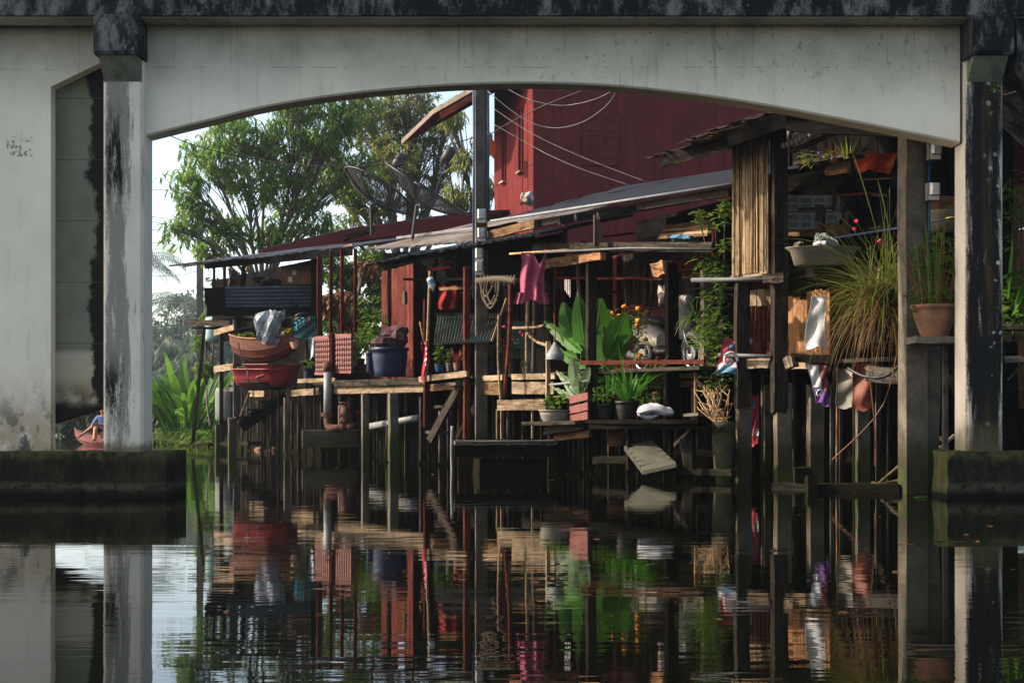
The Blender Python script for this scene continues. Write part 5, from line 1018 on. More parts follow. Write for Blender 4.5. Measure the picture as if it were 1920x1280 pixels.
tag(tubeobj('mooring_rope', catmull([at(444, 690, 30.7), at(463, 690, 30.6), at(466, 715, 30.5), at(490, 728, 30.6), at(540, 730, 30.8)], 5), .014, 'wire'), 'black rope looped round the red plastic boat shells', 'rope')
tag(tubeobj('mooring_rope', catmull([at(446, 640, 30.7), at(452, 665, 30.7), at(460, 690, 30.6)], 4), .010, 'wire'), 'thin dark rope hanging from the varnished boat', 'rope')
def crumple(name, label, x0, x1, y0, y1, Y, mat, seed, cat='tarp', amp=.10, poly=None, flat_=.16):
    rnd = random.Random(seed); ph = [rnd.uniform(0, 6.28) for _ in range(8)]
    def fn(u, v):
        edge = .12*math.sin(u*9+ph[0])*(v-.5)+.1*math.sin(v*8+ph[1])*(u-.5); x = x0+(x1-x0)*(u+edge); y = y0+(y1-y0)*(v+.16*math.sin(u*5+ph[2])*(v-.4)); p = at(x, y, Y)
        p.y += -flat_*math.sin(math.pi*u)*math.sin(math.pi*v)+amp*(.5*math.sin(u*11+v*4+ph[3])+.35*math.sin(v*13-u*6+ph[4])+.25*abs(math.sin(u*17+v*11+ph[5]))); return p
    return tag(link(name, cloth(fn, 22, 18, (0, .01, 0)), mat), label, cat)
crumple('tarpaulin', 'crumpled grey white tarpaulin thrown over the varnished boat', 478, 524, 584, 642, 30.7, 'tarp', 1); crumple('tarpaulin', 'pale corner of sheeting beside the yellow print', 526, 552, 622, 642, 30.9, 'tarp', 2); crumple('tarpaulin', 'knotted white plastic bag on top of the rack', 515, 534, 582, 600, 30.8, 'tarp', 3, 'bag')
crumple('dark_cover', 'dark cloth bundle between the tarpaulin and the teal sack', 504, 552, 594, 634, 31.1, 'brownsack', 4, 'cover')
TS = printed('teal_sack', 'teal printed sack with three cyan letters on the shed rack', 548, 592, 592, 634, .1, ((0, 1, 0, 1, 'teal', 0), (.05, .75, .04, .40, 'brownsack', .02)), lean=0)
for k, x in enumerate((555, 561.5, 568)):
    c = at(x, 612-k*4.5, bY(570, .1)-.19); link('print_letter', MB().tube([c+Vector((-.02, 0, -.07)), c+Vector((.03, 0, -.06)), c+Vector((.0, 0, 0)), c+Vector((.03, 0, .02)), c+Vector((.01, 0, .07)), c+Vector((-.03, 0, .06))], .016, 4), 'cyan', TS)
crumple('yellow_sheet', 'small yellow printed plastic corner beside the teal sack', 533, 549, 614, 630, 30.7, 'yellow', 6, 'sheet')
tag(tubeobj('hose', catmull([at(549, 604, 30.6), at(556, 592, 30.5), at(570, 588, 30.5), at(584, 594, 30.6), at(590, 612, 30.7)], 5), .03, 'blkpl'), 'black hose arched over the teal sack', 'hose')
def carton(label, x0, x1, y0, y1, Y, labs=()):
    o = thing('cardboard_box', label, 'box', at((x0+x1)/2, y1, Y)); c = at((x0+x1)/2, (y0+y1)/2, Y+.2); h = ((x1-x0)*Y/F/2, .2, (y1-y0)*Y/F/2); link('carton', MB().box(c, h), 'cardboard', o)
    for (lx, ly, s_) in labs: link('paper_label', MB().box(at(lx, ly, Y-.004), (s_, .003, s_*1.3)), 'labelw', o)
    link('flap', MB().add([c+Vector((-h[0], -.2, h[2])), c+Vector((h[0], -.2, h[2])), c+Vector((h[0]*.95, -.36, h[2]-.08)), c+Vector((-h[0]*.95, -.36, h[2]-.08))], [[0, 1, 2, 3]]), 'cardboard', o); return o
carton('large brown carton with two paper labels stored high in the shed', 529, 588, 500, 534, 32.0, ((552, 511, .04), (544, 524, .045))); carton('dark end carton leaning on the shed corner post', 588, 605, 496, 533, 31.9)
crumple('plastic_sheet', 'bluish plastic sheeting folded beside the shed cartons', 478, 530, 520, 536, 31.7, 'darkcloth', 8, 'sheet'); crumple('tea_towel', 'dark brown board bag stored at the shed back', 428, 446, 505, 535, 32.2, 'brownsack', 9, 'bag')
tag(link('hanging_lamp', MB().lathe([(.012, 0), (.03, .02), (.036, .05), (.02, .09), (.012, .1)], at(463, 509, 31.0), 10, capt=True), 'stick', None, True), 'small bare bulb holder hanging in the shed', 'lamp')
# teal plastic drum and board behind the shed posts
tag(link('plastic_drum', MB().lathe([(.2, 0), (.22, .1), (.22, .5), (.2, .56), (.1, .58)], b(402, 640, .9), 16, capt=True), 'tealdrum', None, True), 'pale turquoise plastic drum behind the shed posts', 'drum')
tag(link('water_tank', MB().lathe([(.3, 0), (.33, .1), (.33, .7), (.3, .78)], b(430, 790, 1.0), 18, capt=True), 'tealdrum2', None, True), 'grey green water tank standing under the shed', 'tank')
# green shrub on upper rack
SR = thing('rack_plant', 'low green plant growing on the rack above the varnished boat', 'plant', b(455, 640, .1)); link('foliage', leaves(MB(), b(458, 628, .1), (.28, .08), 110, .09, .05), 'leafD', SR)
# ---- walkway goods
tag(tubeobj('drain_pipe', [b(614.5, 786, -.1), b(614.5, 697, -.1)], .075, 'pipe', n=12), 'grey plastic drain pipe standing before the slatted railing', 'pipe')
PU = thing('pump_pipework', 'rusty iron pump pipework at the foot of the drain pipe', 'pipework', b(635, 806, 0))
link('elbow', MB().tube(catmull([b(614.5, 782, -.1), b(616, 798, -.1), b(626, 803, -.05), b(645, 801, .1)], 4), .075, 10), 'rustpipe', PU, True); link('riser', MB().tube([b(647, 806, .1), b(647, 762, .1)], .085, 10), 'rustpipe', PU, True); link('upper_pipe', MB().tube([b(614.5, 698, -.1), b(613, 680, -.1)], .08, 10), 'rustpipe', PU, True)
for y in (778, 790): link('flange', MB().lathe([(.13, 0), (.13, .04)], b(647, y, .1), 12, capt=True), 'rustpipe', PU)
for (x, y) in ((614.5, 780), (614.5, 776)): link('flange', MB().lathe([(.12, 0), (.12, .03)], b(x, y, -.1), 12, capt=True), 'rustpipe', PU)
link('outlet', MB().tube([b(650, 800, .1), b(672, 797, .3), b(672, 770, .3)], .07, 9), 'rustpipe', PU, True); link('valve_wheel', MB().lathe([(.10, 0), (.11, .012), (.10, .024)], b(647, 756, .1), 12, capt=True), 'rustpipe', PU); link('valve_stem', MB().tube([b(647, 764, .1), b(647, 755, .1)], .025, 6), 'rustpipe', PU)
tag(tubeobj('outlet_pipe', [b(694, 799, .4), b(785, 783, .35)], .06, 'pipe', n=10), 'pale plastic outlet pipe running under the walkway', 'pipe')
tag(link('concrete_block', chamfer_prism(-.0, 1.05, 0, .5, 0, .32, .02), 'pconc', None), 'low mossy concrete block at the waterline under the walkway', 'block').location = b(622, 838, .1)
tag(tubeobj('drying_stick', catmull([b(798, 715, -.25), b(803, 600, -.2), b(806, 508, -.2)], 4), [.022]*8+[.018], 'stick'), 'forked bare stick carrying the polka dot cloth', 'stick'); tag(tubeobj('drying_stick', [b(787, 603, -.25), b(796, 645, -.25)], .014, 'stick'), 'short grey stick crossing behind the polka dot cloth', 'stick')
BT = thing('hanging_bottle', 'white plastic bottle tied upside down to the forked stick', 'bottle', b(811, 545, -.3)); ax = (Vector((.95, 0, .3)), Vector((0, 1, 0)), Vector((-.3, 0, .95))); link('body', MB().lathe([(.02, -.03), (.02, 0), (.05, .03), (.055, .06), (.055, .16), (.045, .18)], b(812, 541, -.3), 12, ax, capt=True), 'white', BT, True); link('blue_label', MB().lathe([(.057, .07), (.057, .14)], b(812, 541, -.3), 12, ax, capb=False), 'sackblue', BT, True); link('cap', MB().lathe([(.024, -.05), (.024, -.02)], b(812, 541, -.3), 10, ax, capt=True), 'blkpl', BT)
tag(link('hanging_box', MB().lathe([(.05, 0), (.05, .2), (.03, .24)], b(759, 570, 1.0), 4, capt=True), 'brownsack', None), 'small brown box hung on the red cabin wall', 'box')
RC = thing('rope_coil', 'thick hemp rope coiled round the walkway rail', 'rope', b(930, 585, -.05)); pts = [b(895+75*t, 527-4*math.sin(t*3), -.05) for t in [k/12 for k in range(13)]]; link('rail', MB().tube(pts, .05, 8), 'rope', RC, True)
for k in range(11): c = b(902+k*6.3, 526, -.05); link('turn', MB().tube([c+Vector((0, math.cos(a)*.062, math.sin(a)*.07)) for a in [j*math.pi/6 for j in range(13)]], .016, 5), 'rope', RC, True)
for k, (x0, x1, yb) in enumerate(((905, 930, 572), (910, 934, 578), (903, 925, 556), (915, 936, 570))): link('loop', MB().tube(catmull([b(x0, 528, -.1), b(x0-2, yb-22, -.1), b((x0+x1)/2-3, yb, -.1), b(x1-2, yb-18, -.1), b(x1, 528, -.1)], 6), .018, 6), 'rope', RC, True)
AW = thing('awning_sheet', 'green corrugated awning sheet propped out below the rope', 'sheet', b(870, 640, .2)); link('sheet', corrug(b(812, 645, -.1), b(920, 640, -.2), b(938, 588, .7), b(820, 590, .8), .1, .018), 'greenTin', AW); bar('edge_batten', b(818, 590, .5), b(938, 590, .4), .05, .05, 'wblack', AW); bar('prop', b(922, 640, -.2), b(950, 560, -.1), .03, .03, 'stick', AW)
for (lab, x0, y0, x1, y1, w, r_, mt) in (('long red painted pole leaning by the flower pots', 945, 745, 957, 532, -.15, .03, 'wred'), ('thin bamboo pole leaning beside the red pole', 940, 768, 935, 590, -.2, .018, 'stick'), ('pale upright pole below the pink shirt', 988, 702, 990, 562, .3, .028, 'stick'), ('grey upright branch beside the pale pole', 1000, 702, 1003, 560, .35, .035, 'wgrey'), ('bare trunk standing behind the red porch post', 1028, 690, 1025, 520, 1.0, .07, 'wdark'), ('grey mooring stake standing in front of the float', 848, 892, 848, 798, -1.0, .022, 'pipe'), ('crooked branch hung between the porch posts', 1086, 590, 1082, 480, .8, .03, 'bark')):
    p, q = b(x0, y0, w), b(x1, y1, w); tag(tubeobj('pole', catmull([p, p.lerp(q, .5)+Vector((U(-.03, .03), 0, 0)), q], 4), r_, mt), lab, 'pole')
tag(tubeobj('pole', catmull([b(962, 615, .2), b(1000, 614, .2), b(1020, 610, .2)], 4), .022, 'stick'), 'bent pale branch tied across the upright poles', 'pole'); tag(tubeobj('pole', catmull([b(988, 625, .2), b(1005, 640, .2), b(1026, 648, .1)], 4), .022, 'stick'), 'curved pale branch reaching to the lamp shade', 'pole')
tag(tubeobj('pole', [b(1031, 721, -.1), b(1105, 714, -.1)], .016, 'pipe'), 'thin pale rod laid across the striped leaved plant', 'rod')
LS = thing('lamp_shade', 'grey metal lamp shade hanging beside the red porch post', 'lamp', b(1041, 674, .0)); c = b(1041, 674, .0); link('shade', MB().lathe([(.125, 0), (.13, .07), (.118, .085), (.05, .19), (.03, .21), (.03, .24)], c, 20, capb=False, capt=True), 'pipe', LS, True); link('cord', MB().tube([c+Z*.24, c+Z*.5], .006, 4), 'wire', LS)
CH_ = thing('plastic_chair', 'pale teal plastic chair behind the flowering pots', 'chair', b(972, 702, .8)); P = b(972, 702, .8)
link('seat', MB().box(P+Z*.42, (.2, .2, .015)), 'tealchair', CH_); link('backrest', MB().grid(lambda u, v: P+Vector((-.2+.4*u, .2+.05*v, .43+.42*v-.06*(2*u-1)**4*v)), 8, 6, thick=(0, .015, 0)), 'tealchair', CH_, True)
for sx in (-1, 1):
    for sy in (-1, 1): link('leg', MB().tube([P+Vector((sx*.17, sy*.17, .42)), P+Vector((sx*.2, sy*.2, 0))], .018, 5), 'tealchair', CH_)
WC = thing('wind_chime', 'thin metal wind chime hanging from the porch tie rail', 'chime', b(1064, 560, .6))
for k in range(4): link('chime_tube', MB().tube([b(1060+k*3, 524, .6), b(1060+k*3, 545+k*4, .6)], .008, 5), 'chrome', WC)
CT = thing('slat_crate', 'faded red slatted crate on the low bench', 'crate', b(1085, 792, -.2))
for y in (747, 766, 783): pbar('slat', 1069, y+3, 1103, y-5, -.2, -.2, 14, .03, 'slatred', CT)
for x in (1072, 1100): bar('batten', b(x, 793, -.14), b(x, 742, -.14), .04, .03, 'slatred', CT)
bar('bottom', b(1069, 792, -.1), b(1103, 788, -.1), .3, .02, 'slatred', CT)
LB = thing('low_bench', 'rickety plank bench on crooked legs over the water', 'bench', b(1040, 860, -.2))
bar('top_plank', b(1000, 794, -.35), b(1100, 792, -.2), .42, .05, 'wdark', LB, side=IN); bar('top_plank', b(1035, 808, -.2), b(1110, 798, -.1), .3, .1, 'wdark', LB, side=IN); pbar('apron', 1042, 820, 1108, 812, -.2, -.15, 14, .06, 'wbrown', LB)
for (x, y0, y1) in ((1048, 808, 890), (1060, 812, 885), (1096, 810, 882)): post('leg', x-4, x+4, y0, y1, -.15, 'wblack', LB)
LD = thing('low_landing', 'low dark timber landing carrying black plant pots', 'landing', b(1200, 860, .3))
for k in range(5): w = -.15+.22*k; bar('plank', b(1108, 790, w), b(1320, 790, w), .2, .05, 'wblack', LD, side=IN)
pbar('front_beam', 1108, 798, 1330, 797, -.2, -.05, 14, .07, 'wblack', LD)
for x in (1122, 1180, 1258, 1300): post('leg', x-5, x+5, 796, 880, .0, 'wblack', LD)
FL = thing('float', 'flat floating pontoon moored under the bench', 'pontoon', b(945, 868, -.4)); p, q = at(852, 836, 20.6), at(1042, 836, 20.9); p.z = q.z = .38
for k in range(5): bar('plank', p+Vector((0, .2*k, .05)), q+Vector((0, .2*k, .05)), .19, .05, 'wgrey', FL, side=(0, 1, 0))
bar('side_beam', p+Vector((0, -.05, -.06)), q+Vector((0, -.05, -.06)), .06, .14, 'wblack', FL); bar('float_log', p+Vector((.3, .3, -.30)), q+Vector((-.2, .3, -.30)), .3, .25, 'wblack', FL)
TB = thing('tilted_board', 'pale square board tilted into the water beside the landing', 'board', b(1215, 880, -.1)); a_, b_, c_, d_ = b(1170, 836, .0), b(1205, 882, -.35), b(1268, 868, -.2), b(1222, 824, .25); nn = Vector((0, .01, -.05))
link('panel', MB().add([a_, b_, c_, d_, a_+nn, b_+nn, c_+nn, d_+nn], [[0, 1, 2, 3], [7, 6, 5, 4], [0, 4, 5, 1], [1, 5, 6, 2], [2, 6, 7, 3], [3, 7, 4, 0]]), 'boardgreen', TB)
for k in range(1, 6): link('plank_joint', MB().tube([a_.lerp(b_, k/6)-nn*.05, d_.lerp(c_, k/6)-nn*.05], .006, 4), 'wblack', TB)
WR = thing('water_frame', 'broken timber frame of grey planks lying at the waterline', 'frame', b(1300, 890, .0))
pbar('plank', 1240, 882, 1376, 886, -.05, .3, 12, .12, 'wgrey', WR); pbar('plank', 1116, 862, 1190, 860, -.1, .1, 14, .12, 'wdark', WR); pbar('plank', 1250, 846, 1370, 850, .3, .5, 12, .2, 'wdark', WR); bar('upright', b(1292, 880, .1), b(1282, 820, .2), .12, .05, 'wgrey', WR); bar('upright', b(1362, 880, .35), b(1350, 815, .4), .12, .05, 'wgrey', WR); bar('brace', b(1258, 840, .1), b(1293, 806, .2), .03, .03, 'wtan', WR); bar('shelf', b(1290, 795, .3), b(1330, 790, .35), .3, .04, 'wdark', WR); bar('shelf', b(1290, 778, .3), b(1318, 776, .35), .2, .04, 'wgrey', WR)
RF = thing('raft', 'waterlogged dark raft drifting between the store stilts', 'raft', at(1570, 918, 16.9))
bar('plank', at(1528, 915, 16.6), at(1695, 915, 16.2), .5, .1, 'wblack', RF); bar('block', at(1521, 930, 16.3), at(1521, 892, 16.3), .11, .11, 'wblack', RF); bar('block', at(1505, 905, 17.2), at(1505, 876, 17.2), .2, .06, 'wdark', RF)
for k in range(4): bar('slat', at(1450, 906+k*4, 17.0-k*.14), at(1522, 910+k*4, 16.8-k*.14), .10, .03, 'wgrey', RF, warp=1.2)
tag(tubeobj('driftwood', catmull([at(1636, 905, 16.5), at(1650, 908, 16.4), at(1680, 902, 16.4), at(1695, 899, 16.3)], 4), .022, 'stick'), 'pale bent driftwood stranded on the raft', 'driftwood'); tag(tubeobj('driftwood', [at(1645, 908, 16.6), at(1692, 868, 16.4)], .018, 'stick'), 'straight pale stick propped from the raft to the pole', 'driftwood')
tag(link('water_weed', leaves(MB(), at(1727, 934, 14.9)+Z*.01, (.06, .012), 22, .05, .035, .1, .1), 'leafC'), 'small floating green water weed by the pile cap', 'weed')
# bamboo screen, each split cane its own piece
BS = thing('bamboo_screen', 'bundle of split bamboo canes standing upright on the store corner', 'screen', b(1405, 518, .55)); random.seed(95)
nb = 30
for k in range(nb):
    u = (k+.5)/nb; x = 1373+68*u; yb_ = 517-9*u+U(-1.5, 1.5); w = .50+.10*u+U(-.012, .012); yt_ = 266-34*u+U(-4, 2); p, q = b(x, yb_, w), b(x+U(-.8, .8), yt_, w); bar('cane', p, q, 2.2*p.y/F, .02, 'bamboo' if k % 5 else 'stick', BS, side=yawv(-38), warp=.4)
bar('bottom_batten', b(1372, 521, .55), b(1442, 511, .62), .07, .05, 'wtan', BS)
# store goods: crates, basin, net, bundles
def crate(label, x0, x1, y0, y1, w, bluec=True):
    o = thing('plastic_crate', label, 'crate', b((x0+x1)/2, y1, w)); Y = bY((x0+x1)/2, w); p0, p1 = at(x0, y1, Y), at(x1, y0, Y); W, H = p1.x-p0.x, p1.z-p0.z
    for (u0, u1, v0, v1) in ((0, 1, .84, 1), (0, 1, 0, .12), (0, 1, .44, .54)): link('rail', MB().box((p0.x+W*(u0+u1)/2, Y, p0.z+H*(v0+v1)/2), (W*(u1-u0)/2, .012, H*(v1-v0)/2)), 'crate', o)
    m = MB()
    for k in range(29):
        big = k % 7 == 0; m.box((p0.x+W*k/28, Y+.002, p0.z+H*.5), (W*(.02 if big else .008), .008, H*.46))
    link('slot_grid', m, 'crate', o); link('side', MB().box((p1.x+.02, Y+.15, p0.z+H/2), (.02, .16, H/2)), 'crateblue' if bluec else 'crate', o); link('floor', MB().box((p0.x+W/2, Y+.15, p0.z+.01), (W/2, .14, .01)), 'crate', o); link('dark_slot_backing', MB().box((p0.x+W/2, Y+.16, p0.z+H*.45), (W*.47, .12, H*.42)), 'darkcloth', o); return o  # dark box added inside, shade behind the slots put into its colour
crate('pale grey slotted plastic crate stacked on top, with blue corner', 1474, 1574, 366, 396, 1.3); crate('pale grey slotted plastic crate below the other in the store', 1476, 1572, 398, 430, 1.3, False)
BA = thing('basin', 'large dirty cream basin holding a net on the store shelf', 'basin', b(1540, 502, .85)); Y = bY(1540, .85); c = at(1543, 500, Y); link('bowl', MB().lathe([(.30, 0), (.34, .02), (.39, .18), (.44, .215), (.45, .225), (.40, .21), (.33, .04), (0.01, .03)], c, 32, (Vector((1, 0, 0)), Vector((0, .6, 0)), Z)), 'dirtycream', BA, True)
NT_ = thing('fishing_net', 'tangled pale green fishing net piled in the basin', 'net', at(1545, 466, Y)); random.seed(96)
for k in range(26):
    a0 = U(1528, 1548); m = MB().tube(catmull([at(1526+U(-3, 10), 466, Y-.12+U(0, .2)), at(a0, 440+U(-3, 8), Y-.1+U(0, .2)), at(a0+U(12, 26), 452+U(-4, 8), Y-.1+U(0, .2)), at(1570+U(0, 16), 466, Y-.1+U(0, .2))], 4), .007, 4); link('strand', m, 'net', NT_)
crumple('plastic_bag', 'white plastic bag beside the fishing net in the basin', 1526, 1550, 452, 466, Y-.15, 'sackw', 12, 'bag', .04); crumple('onion_pile', 'small brown bundle at the rim of the basin', 1490, 1506, 453, 465, Y-.1, 'brownsack', 13, 'bundle', .05)
crumple('sack_pile', 'brown sacks heaped on top of the crates in the store', 1470, 1580, 322, 362, bY(1520, 1.35), 'brownsack', 14, 'sacks', .14); crumple('dark_bundle', 'large dark bundle of tarpaulin behind the strap grass', 1572, 1690, 315, 460, bY(1630, 1.9), 'darkcloth', 15, 'bundle', .2)
tag(tubeobj('blue_pole', [b(1552, 448, 1.0), b(1700, 425, 1.0), b(1790, 408, .9)], .011, 'blue'), 'thin blue pole laid across the store shelf', 'pole'); tag(tubeobj('yellow_rod', [at(1775, 411, 16.5), at(1790, 409, 16.4)], .02, 'yellow'), 'short yellow rod behind the right bridge column', 'rod')
carton('worn brown carton on the shelf behind the concrete pole', 1752, 1788, 372, 408, 18.0); tag(link('store_tub', MB().lathe([(.16, 0), (.2, .2), (.21, .22), (.19, .22)], at(1768, 432, 17.6), 16), 'greypl', None, True), 'grey tub under the worn carton', 'tub')
tag(tubeobj('black_hose', catmull([b(1590, 690, .6), b(1620, 705, .6), b(1660, 705, .6), b(1692, 680, .6)], 5), .02, 'blkpl'), 'black hose looped below the strap grass', 'hose')
SHF = thing('pot_shelf', 'rough concrete shelf on a thin post carrying the terracotta bowl', 'shelf', at(1750, 850, 16.6)); bar('shelf_slab', at(1706, 640, 15.68), at(1800, 640, 15.68), .5, .07, 'pconc', SHF, warp=.8); bar('support_post', at(1772, 940, 15.75), at(1772, 646, 15.75), .05, .05, 'wgrey', SHF); bar('support_post', at(1738, 940, 16.3), at(1738, 646, 16.3), .2, .2, 'pconc', SHF); bar('brace', at(1745, 855, 16.8), at(1790, 815, 16.8), .03, .03, 'wtan', SHF); bar('rung', at(1750, 822, 16.8), at(1772, 822, 16.8), .04, .05, 'wtan', SHF)
# planks stored on porch rafters
PS = thing('plank_stack', 'sunlit offcuts and bundles stacked on the porch cross beam', 'planks', b(1290, 445, 1.0))
for k in range(6): bar('plank', b(1242+k*3, 446-k*4, 1.0+.1*k), b(1335, 440-k*5, .9+.1*k), .14, .04, 'wtan' if k % 2 else 'wbrown', PS)
crumple('blue_bundle', 'blue and yellow printed sheet stuffed under the stacked offcuts', 1258, 1312, 440, 454, bY(1285, .85), 'sackblue', 17, 'sheet', .05)
crumple('hanging_bag', 'pale pink plastic bag hung beside the scooter', 1234, 1250, 534, 572, bY(1240, .95), 'palepink', 18, 'bag', .03)
crumple('tin_scrap', 'curled pale tin scrap on the end of the metal roof', 976, 1000, 360, 386, 24.5, 'tinlit', 19, 'scrap', .05)
tag(link('orange_shade', MB().grid(lambda u, v: at(916+14*v*(1-.3*u), 256+30*u, 34.5)+Vector((0, .3*v, -.1*v)), 6, 4, thick=(0, .02, 0)), 'orangepl', None, True), 'orange plastic scoop fixed to the red house corner', 'scoop')
# ---- scooter: heads towards the water, half hidden behind the dark porch post
def scooter(pos, heading):
    h = Vector(heading).normalized(); M_ = Matrix((h, Z.cross(h), Z)).transposed().to_4x4(); M_.translation = Vector(pos); o = thing('scooter', 'cream motor scooter parked on the porch behind the dark post', 'scooter', pos); X, Yv = Vector((1, 0, 0)), Vector((0, 1, 0))
    ax = (X, Z, Yv)
    for x in (.62, -.60):
        wh = link('wheel', MB(M_).lathe([(.20, -.045), (.245, -.04), (.26, 0), (.245, .04), (.20, .045)], (x, 0, .26), 26, ax, capb=False), 'rubber', o, True)
        link('rim', MB(M_).lathe([(.20, -.04), (.185, -.045), (.175, 0), (.185, .045), (.2, .04)], (x, 0, .26), 26, ax, capb=False), 'chrome', wh, True); link('hub', MB(M_).lathe([(.05, -.06), (.05, .06)], (x, 0, .26), 12, ax, capt=True), 'chrome', wh); link('brake_disc', MB(M_).lathe([(.11, -.05), (.11, -.044)], (x, 0, .26), 20, ax, capt=True), 'pipe', wh)
        for k in range(5): a = k*1.2566; link('spoke', MB(M_).tube([(x, 0, .26), (x+math.cos(a)*.18, 0, .26+math.sin(a)*.18)], .012, 5), 'pipe', wh)
    def loft(name, secs, mat):
        rings = [[M_ @ Vector((x, wy*math.cos(a), zc+hz*math.sin(a))) for a in [k*math.pi/8 for k in range(17)]] for (x, zc, wy, hz) in secs]; lofted(rings, mat, name, o)
        link(name+'_front', MB().add(rings[0][:-1], [list(range(16))]), mat, o); link(name+'_back', MB().add(rings[-1][:-1], [list(range(16))]), mat, o)
    loft('front_fender', [(.42, .36, .06, .05), (.50, .50, .075, .05), (.62, .54, .08, .05), (.74, .49, .07, .045), (.84, .36, .04, .04)], 'shieldw')
    loft('leg_shield', [(.50, .62, .10, .18), (.44, .72, .19, .26), (.37, .74, .22, .28), (.33, .72, .20, .25)], 'shieldw'); loft('handlebar_cowl', [(.50, 1.0, .05, .05), (.46, 1.03, .12, .08), (.36, 1.04, .13, .07), (.28, 1.03, .06, .05)], 'shieldw')
    loft('footboard', [(.34, .32, .16, .05), (.0, .30, .17, .06), (-.15, .33, .16, .09)], 'seatw'); loft('rear_body', [(-.12, .45, .12, .14), (-.3, .55, .17, .17), (-.6, .60, .18, .14), (-.9, .68, .09, .07)], 'shieldw'); loft('seat', [(-.05, .74, .10, .04), (-.25, .77, .15, .06), (-.6, .80, .15, .06), (-.85, .82, .09, .04)], 'seatw')
    link('headlight', MB(M_).lathe([(.085, 0), (.08, .03), (.05, .05)], (.50, 0, 1.02), 16, (Yv, Z, X), capt=True), 'glass', o, True); link('badge', MB(M_).box((.535, .05, .60), (.006, .04, .018)), 'blkpl', o); link('badge', MB(M_).box((.532, .05, .65), (.006, .045, .012)), 'blkpl', o)
    link('handlebar', MB(M_).tube([(.34, -.34, 1.06), (.38, 0, 1.04), (.34, .34, 1.06)], .016, 7), 'blkpl', o, True); link('fork', MB(M_).tube([(.62, .07, .26), (.45, .07, .7)], .022, 7).tube([(.62, -.07, .26), (.45, -.07, .7)], .022, 7), 'chrome', o, True); link('exhaust', MB(M_).tube([(-.2, -.16, .2), (-.5, -.18, .24), (-.85, -.19, .32)], [.03, .05, .05], 9), 'pipedk', o, True)
    for s_ in (-1, 1): st = link('mirror', MB(M_).lathe([(.06, 0), (.062, .015), (.03, .03)], (.34, s_*.36, 1.32), 12, (Yv, Z, X), capt=True), 'blkpl', o, True); link('mirror_stalk', MB(M_).tube([(.36, s_*.26, 1.06), (.34, s_*.36, 1.30)], .007, 5), 'blkpl', st)
    link('stand', MB(M_).tube([(-.2, .1, .25), (-.25, .26, 0)], .012, 5), 'pipedk', o); return o
sp = b(1252, 690, 1.75); sp.z = DZ; scooter(sp, (.50, -.87, 0))
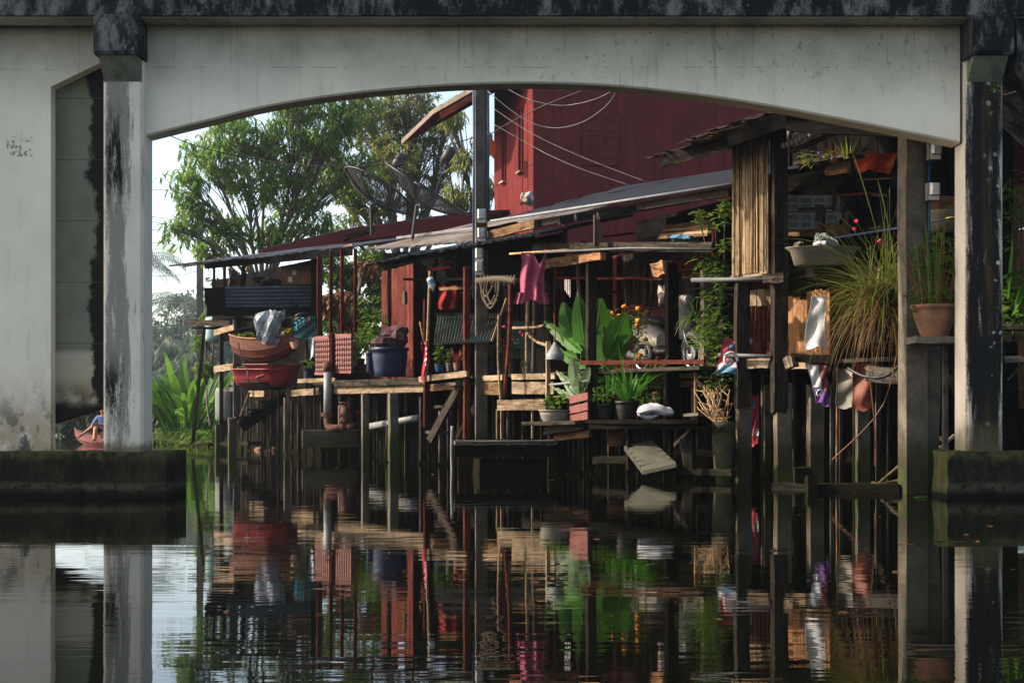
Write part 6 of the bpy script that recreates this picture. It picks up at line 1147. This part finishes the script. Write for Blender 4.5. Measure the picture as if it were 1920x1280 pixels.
# ---- paddler in a faded red boat, mostly hidden behind the left pier
YB = 40.0; BP = hull('faded red wooden boat with a paddler beyond the left pier', 158, 256, 812, 846, YB, 'boatred', 'wgrey', name='rowing_boat', sheer=10, yaw=-1.2, w=.42)
def person(P, label):
    o = thing('person', label, 'person', P); P = Vector(P)
    V = {'pel': (0, 0, .14, .15), 'belly': (0, -.02, .30, .14), 'chest': (-.03, -.04, .50, .155), 'neck': (-.05, -.05, .68, .06), 'head0': (-.06, -.07, .78, .085), 'head1': (-.06, -.08, .88, .09), 'head2': (-.06, -.06, .95, .06),
         'shL': (-.20, -.05, .60, .07), 'elL': (-.34, -.12, .36, .05), 'wrL': (-.52, -.22, .20, .034), 'haL': (-.58, -.24, .15, .032), 'shR': (.15, -.04, .60, .07), 'elR': (.10, -.22, .40, .05), 'wrR': (-.12, -.34, .42, .034), 'haR': (-.18, -.37, .42, .032),
         'hipL': (-.09, -.05, .12, .10), 'knL': (-.16, -.42, .36, .065), 'anL': (-.14, -.62, .04, .045), 'toL': (-.14, -.78, .02, .035), 'hipR': (.09, -.05, .12, .10), 'knR': (.16, -.42, .36, .065), 'anR': (.14, -.62, .04, .045), 'toR': (.14, -.78, .02, .035)}
    E = [('pel', 'belly'), ('belly', 'chest'), ('chest', 'neck'), ('neck', 'head0'), ('head0', 'head1'), ('head1', 'head2'), ('chest', 'shL'), ('shL', 'elL'), ('elL', 'wrL'), ('wrL', 'haL'), ('chest', 'shR'), ('shR', 'elR'), ('elR', 'wrR'), ('wrR', 'haR'), ('pel', 'hipL'), ('hipL', 'knL'), ('knL', 'anL'), ('anL', 'toL'), ('pel', 'hipR'), ('hipR', 'knR'), ('knR', 'anR'), ('anR', 'toR')]
    for s_ in 'LR':
        h = Vector(V['ha'+s_][:3]); w_ = Vector(V['wr'+s_][:3]); d = (h-w_).normalized(); sd_ = d.cross(Vector((.3, .9, .2))).normalized(); up = sd_.cross(d)
        for k, (off, L) in enumerate(((-.024, .055), (-.008, .066), (.008, .062), (.024, .05))):
            b0 = h+sd_*off+d*.03; b1 = b0+d*L*.6+up*.01; b2 = b1+d*L*.2-up*.03
            V[f'f{s_}{k}a'] = (*b0, .010); V[f'f{s_}{k}b'] = (*b1, .009); V[f'f{s_}{k}c'] = (*b2, .008); E += [('ha'+s_, f'f{s_}{k}a'), (f'f{s_}{k}a', f'f{s_}{k}b'), (f'f{s_}{k}b', f'f{s_}{k}c')]
        t0_ = h+sd_*-.035+d*.0; t1_ = t0_+d*.035-up*.02; V[f't{s_}a'] = (*t0_, .011); V[f't{s_}b'] = (*t1_, .009); E += [('ha'+s_, f't{s_}a'), (f't{s_}a', f't{s_}b')]
    def skin(name, keys, grow, mat, parent, sub=2):
        idx = {k: i for i, k in enumerate(keys)}; me = bpy.data.meshes.new(name); me.from_pydata([V[k][:3] for k in keys], [(idx[a], idx[c]) for a, c in E if a in idx and c in idx], []); ob = bpy.data.objects.new(name, me); COL.objects.link(ob); ob.parent = parent
        md = ob.modifiers.new('skin', 'SKIN'); ob.modifiers.new('sub', 'SUBSURF').levels = sub; ob.modifiers['sub'].render_levels = sub
        for i, k in enumerate(keys):
            r_ = V[k][3]*grow; me.skin_vertices[0].data[i].radius = (r_, r_); me.skin_vertices[0].data[i].use_root = (i == 0)
        me.materials.append(MAT[mat]); return ob
    skin('body', list(V), 1.0, 'skin', o); skin('shirt', ['chest', 'belly', 'pel', 'shL', 'elL', 'shR', 'elR'], 1.14, 'bluecloth', o); skin('shorts', ['pel', 'hipL', 'knL', 'hipR', 'knR'], 1.14, 'darkcloth', o)
    hc = P+Vector((-.06, -.07, .90)); link('hair', MB().lathe([(.10, -.02), (.105, .03), (.085, .08), (.03, .105)], hc+Vector((0, .012, 0)), 14, capt=True, capb=False), 'hair', o, True)
    for sx in (-1, 1): link('eye', ico(hc+Vector((sx*.033, -.088, -.03)), .011, 1, amp=0), 'hair', o); link('ear', ico(hc+Vector((sx*.095, -.01, -.05)), .02, 2, amp=.05, sq=(.5, .8, 1.3)), 'skin', o)
    link('nose', MB().lathe([(.016, 0), (.004, .04)], hc+Vector((0, -.095, -.075)), 8, capt=True), 'skin', o); link('mouth', MB().box(hc+Vector((0, -.088, -.10)), (.022, .006, .004)), 'redcloth', o); return o
PP = at(199, 822, YB); PP.z = .12; person(PP, 'seated person in a blue shirt paddling the faded red boat')
PD = thing('paddle', 'pale wooden paddle dipped in the water beside the boat', 'paddle', PP+Vector((-1, -.3, -.1))); hl, hr_ = PP+Vector((-.60, -.26, .14)), PP+Vector((-.18, -.38, .42)); dd = (hl-hr_).normalized(); link('shaft', MB().tube([hr_-dd*.1, hl+dd*.25], .016, 7), 'wtan', PD, True); link('blade', MB().grid(lambda u, v: hl+dd*(.25+.3*u)+Vector((0, (v-.5)*.16*(1-.4*(1-u)), 0)), 4, 4, thick=(.01, 0, .015)), 'wgrey', PD)
# small floating fruit husks
for i, (x, y) in enumerate(((487, 841), (513, 841), (553, 842))): p = at(x, y, 34.5); p.z = 0; tag(link('coconut_husk', ico(p, .10, i, amp=.12, sq=(1.1, 1, .8)), 'terra', None, True), 'brown coconut husk floating by the shed stilts', 'husk', 'floating coconut husks')
# ================================================================== AIR
hz = NT('haze_air'); hz.n.remove(hz.b)
pv = hz.n.new('ShaderNodeVolumePrincipled'); pv.inputs['Color'].default_value = (.86, .93, 1, 1); pv.inputs['Density'].default_value = HAZE; pv.inputs['Anisotropy'].default_value = .75
hz.L(pv.outputs[0], hz.out.inputs['Volume'])
hb = MB().box((-20, 92, 11.4), (110, 106, 13.0)); ho = link('haze', hb, hz.m); tag(ho, 'pale morning haze hanging over the canal', 'haze', kind='stuff')
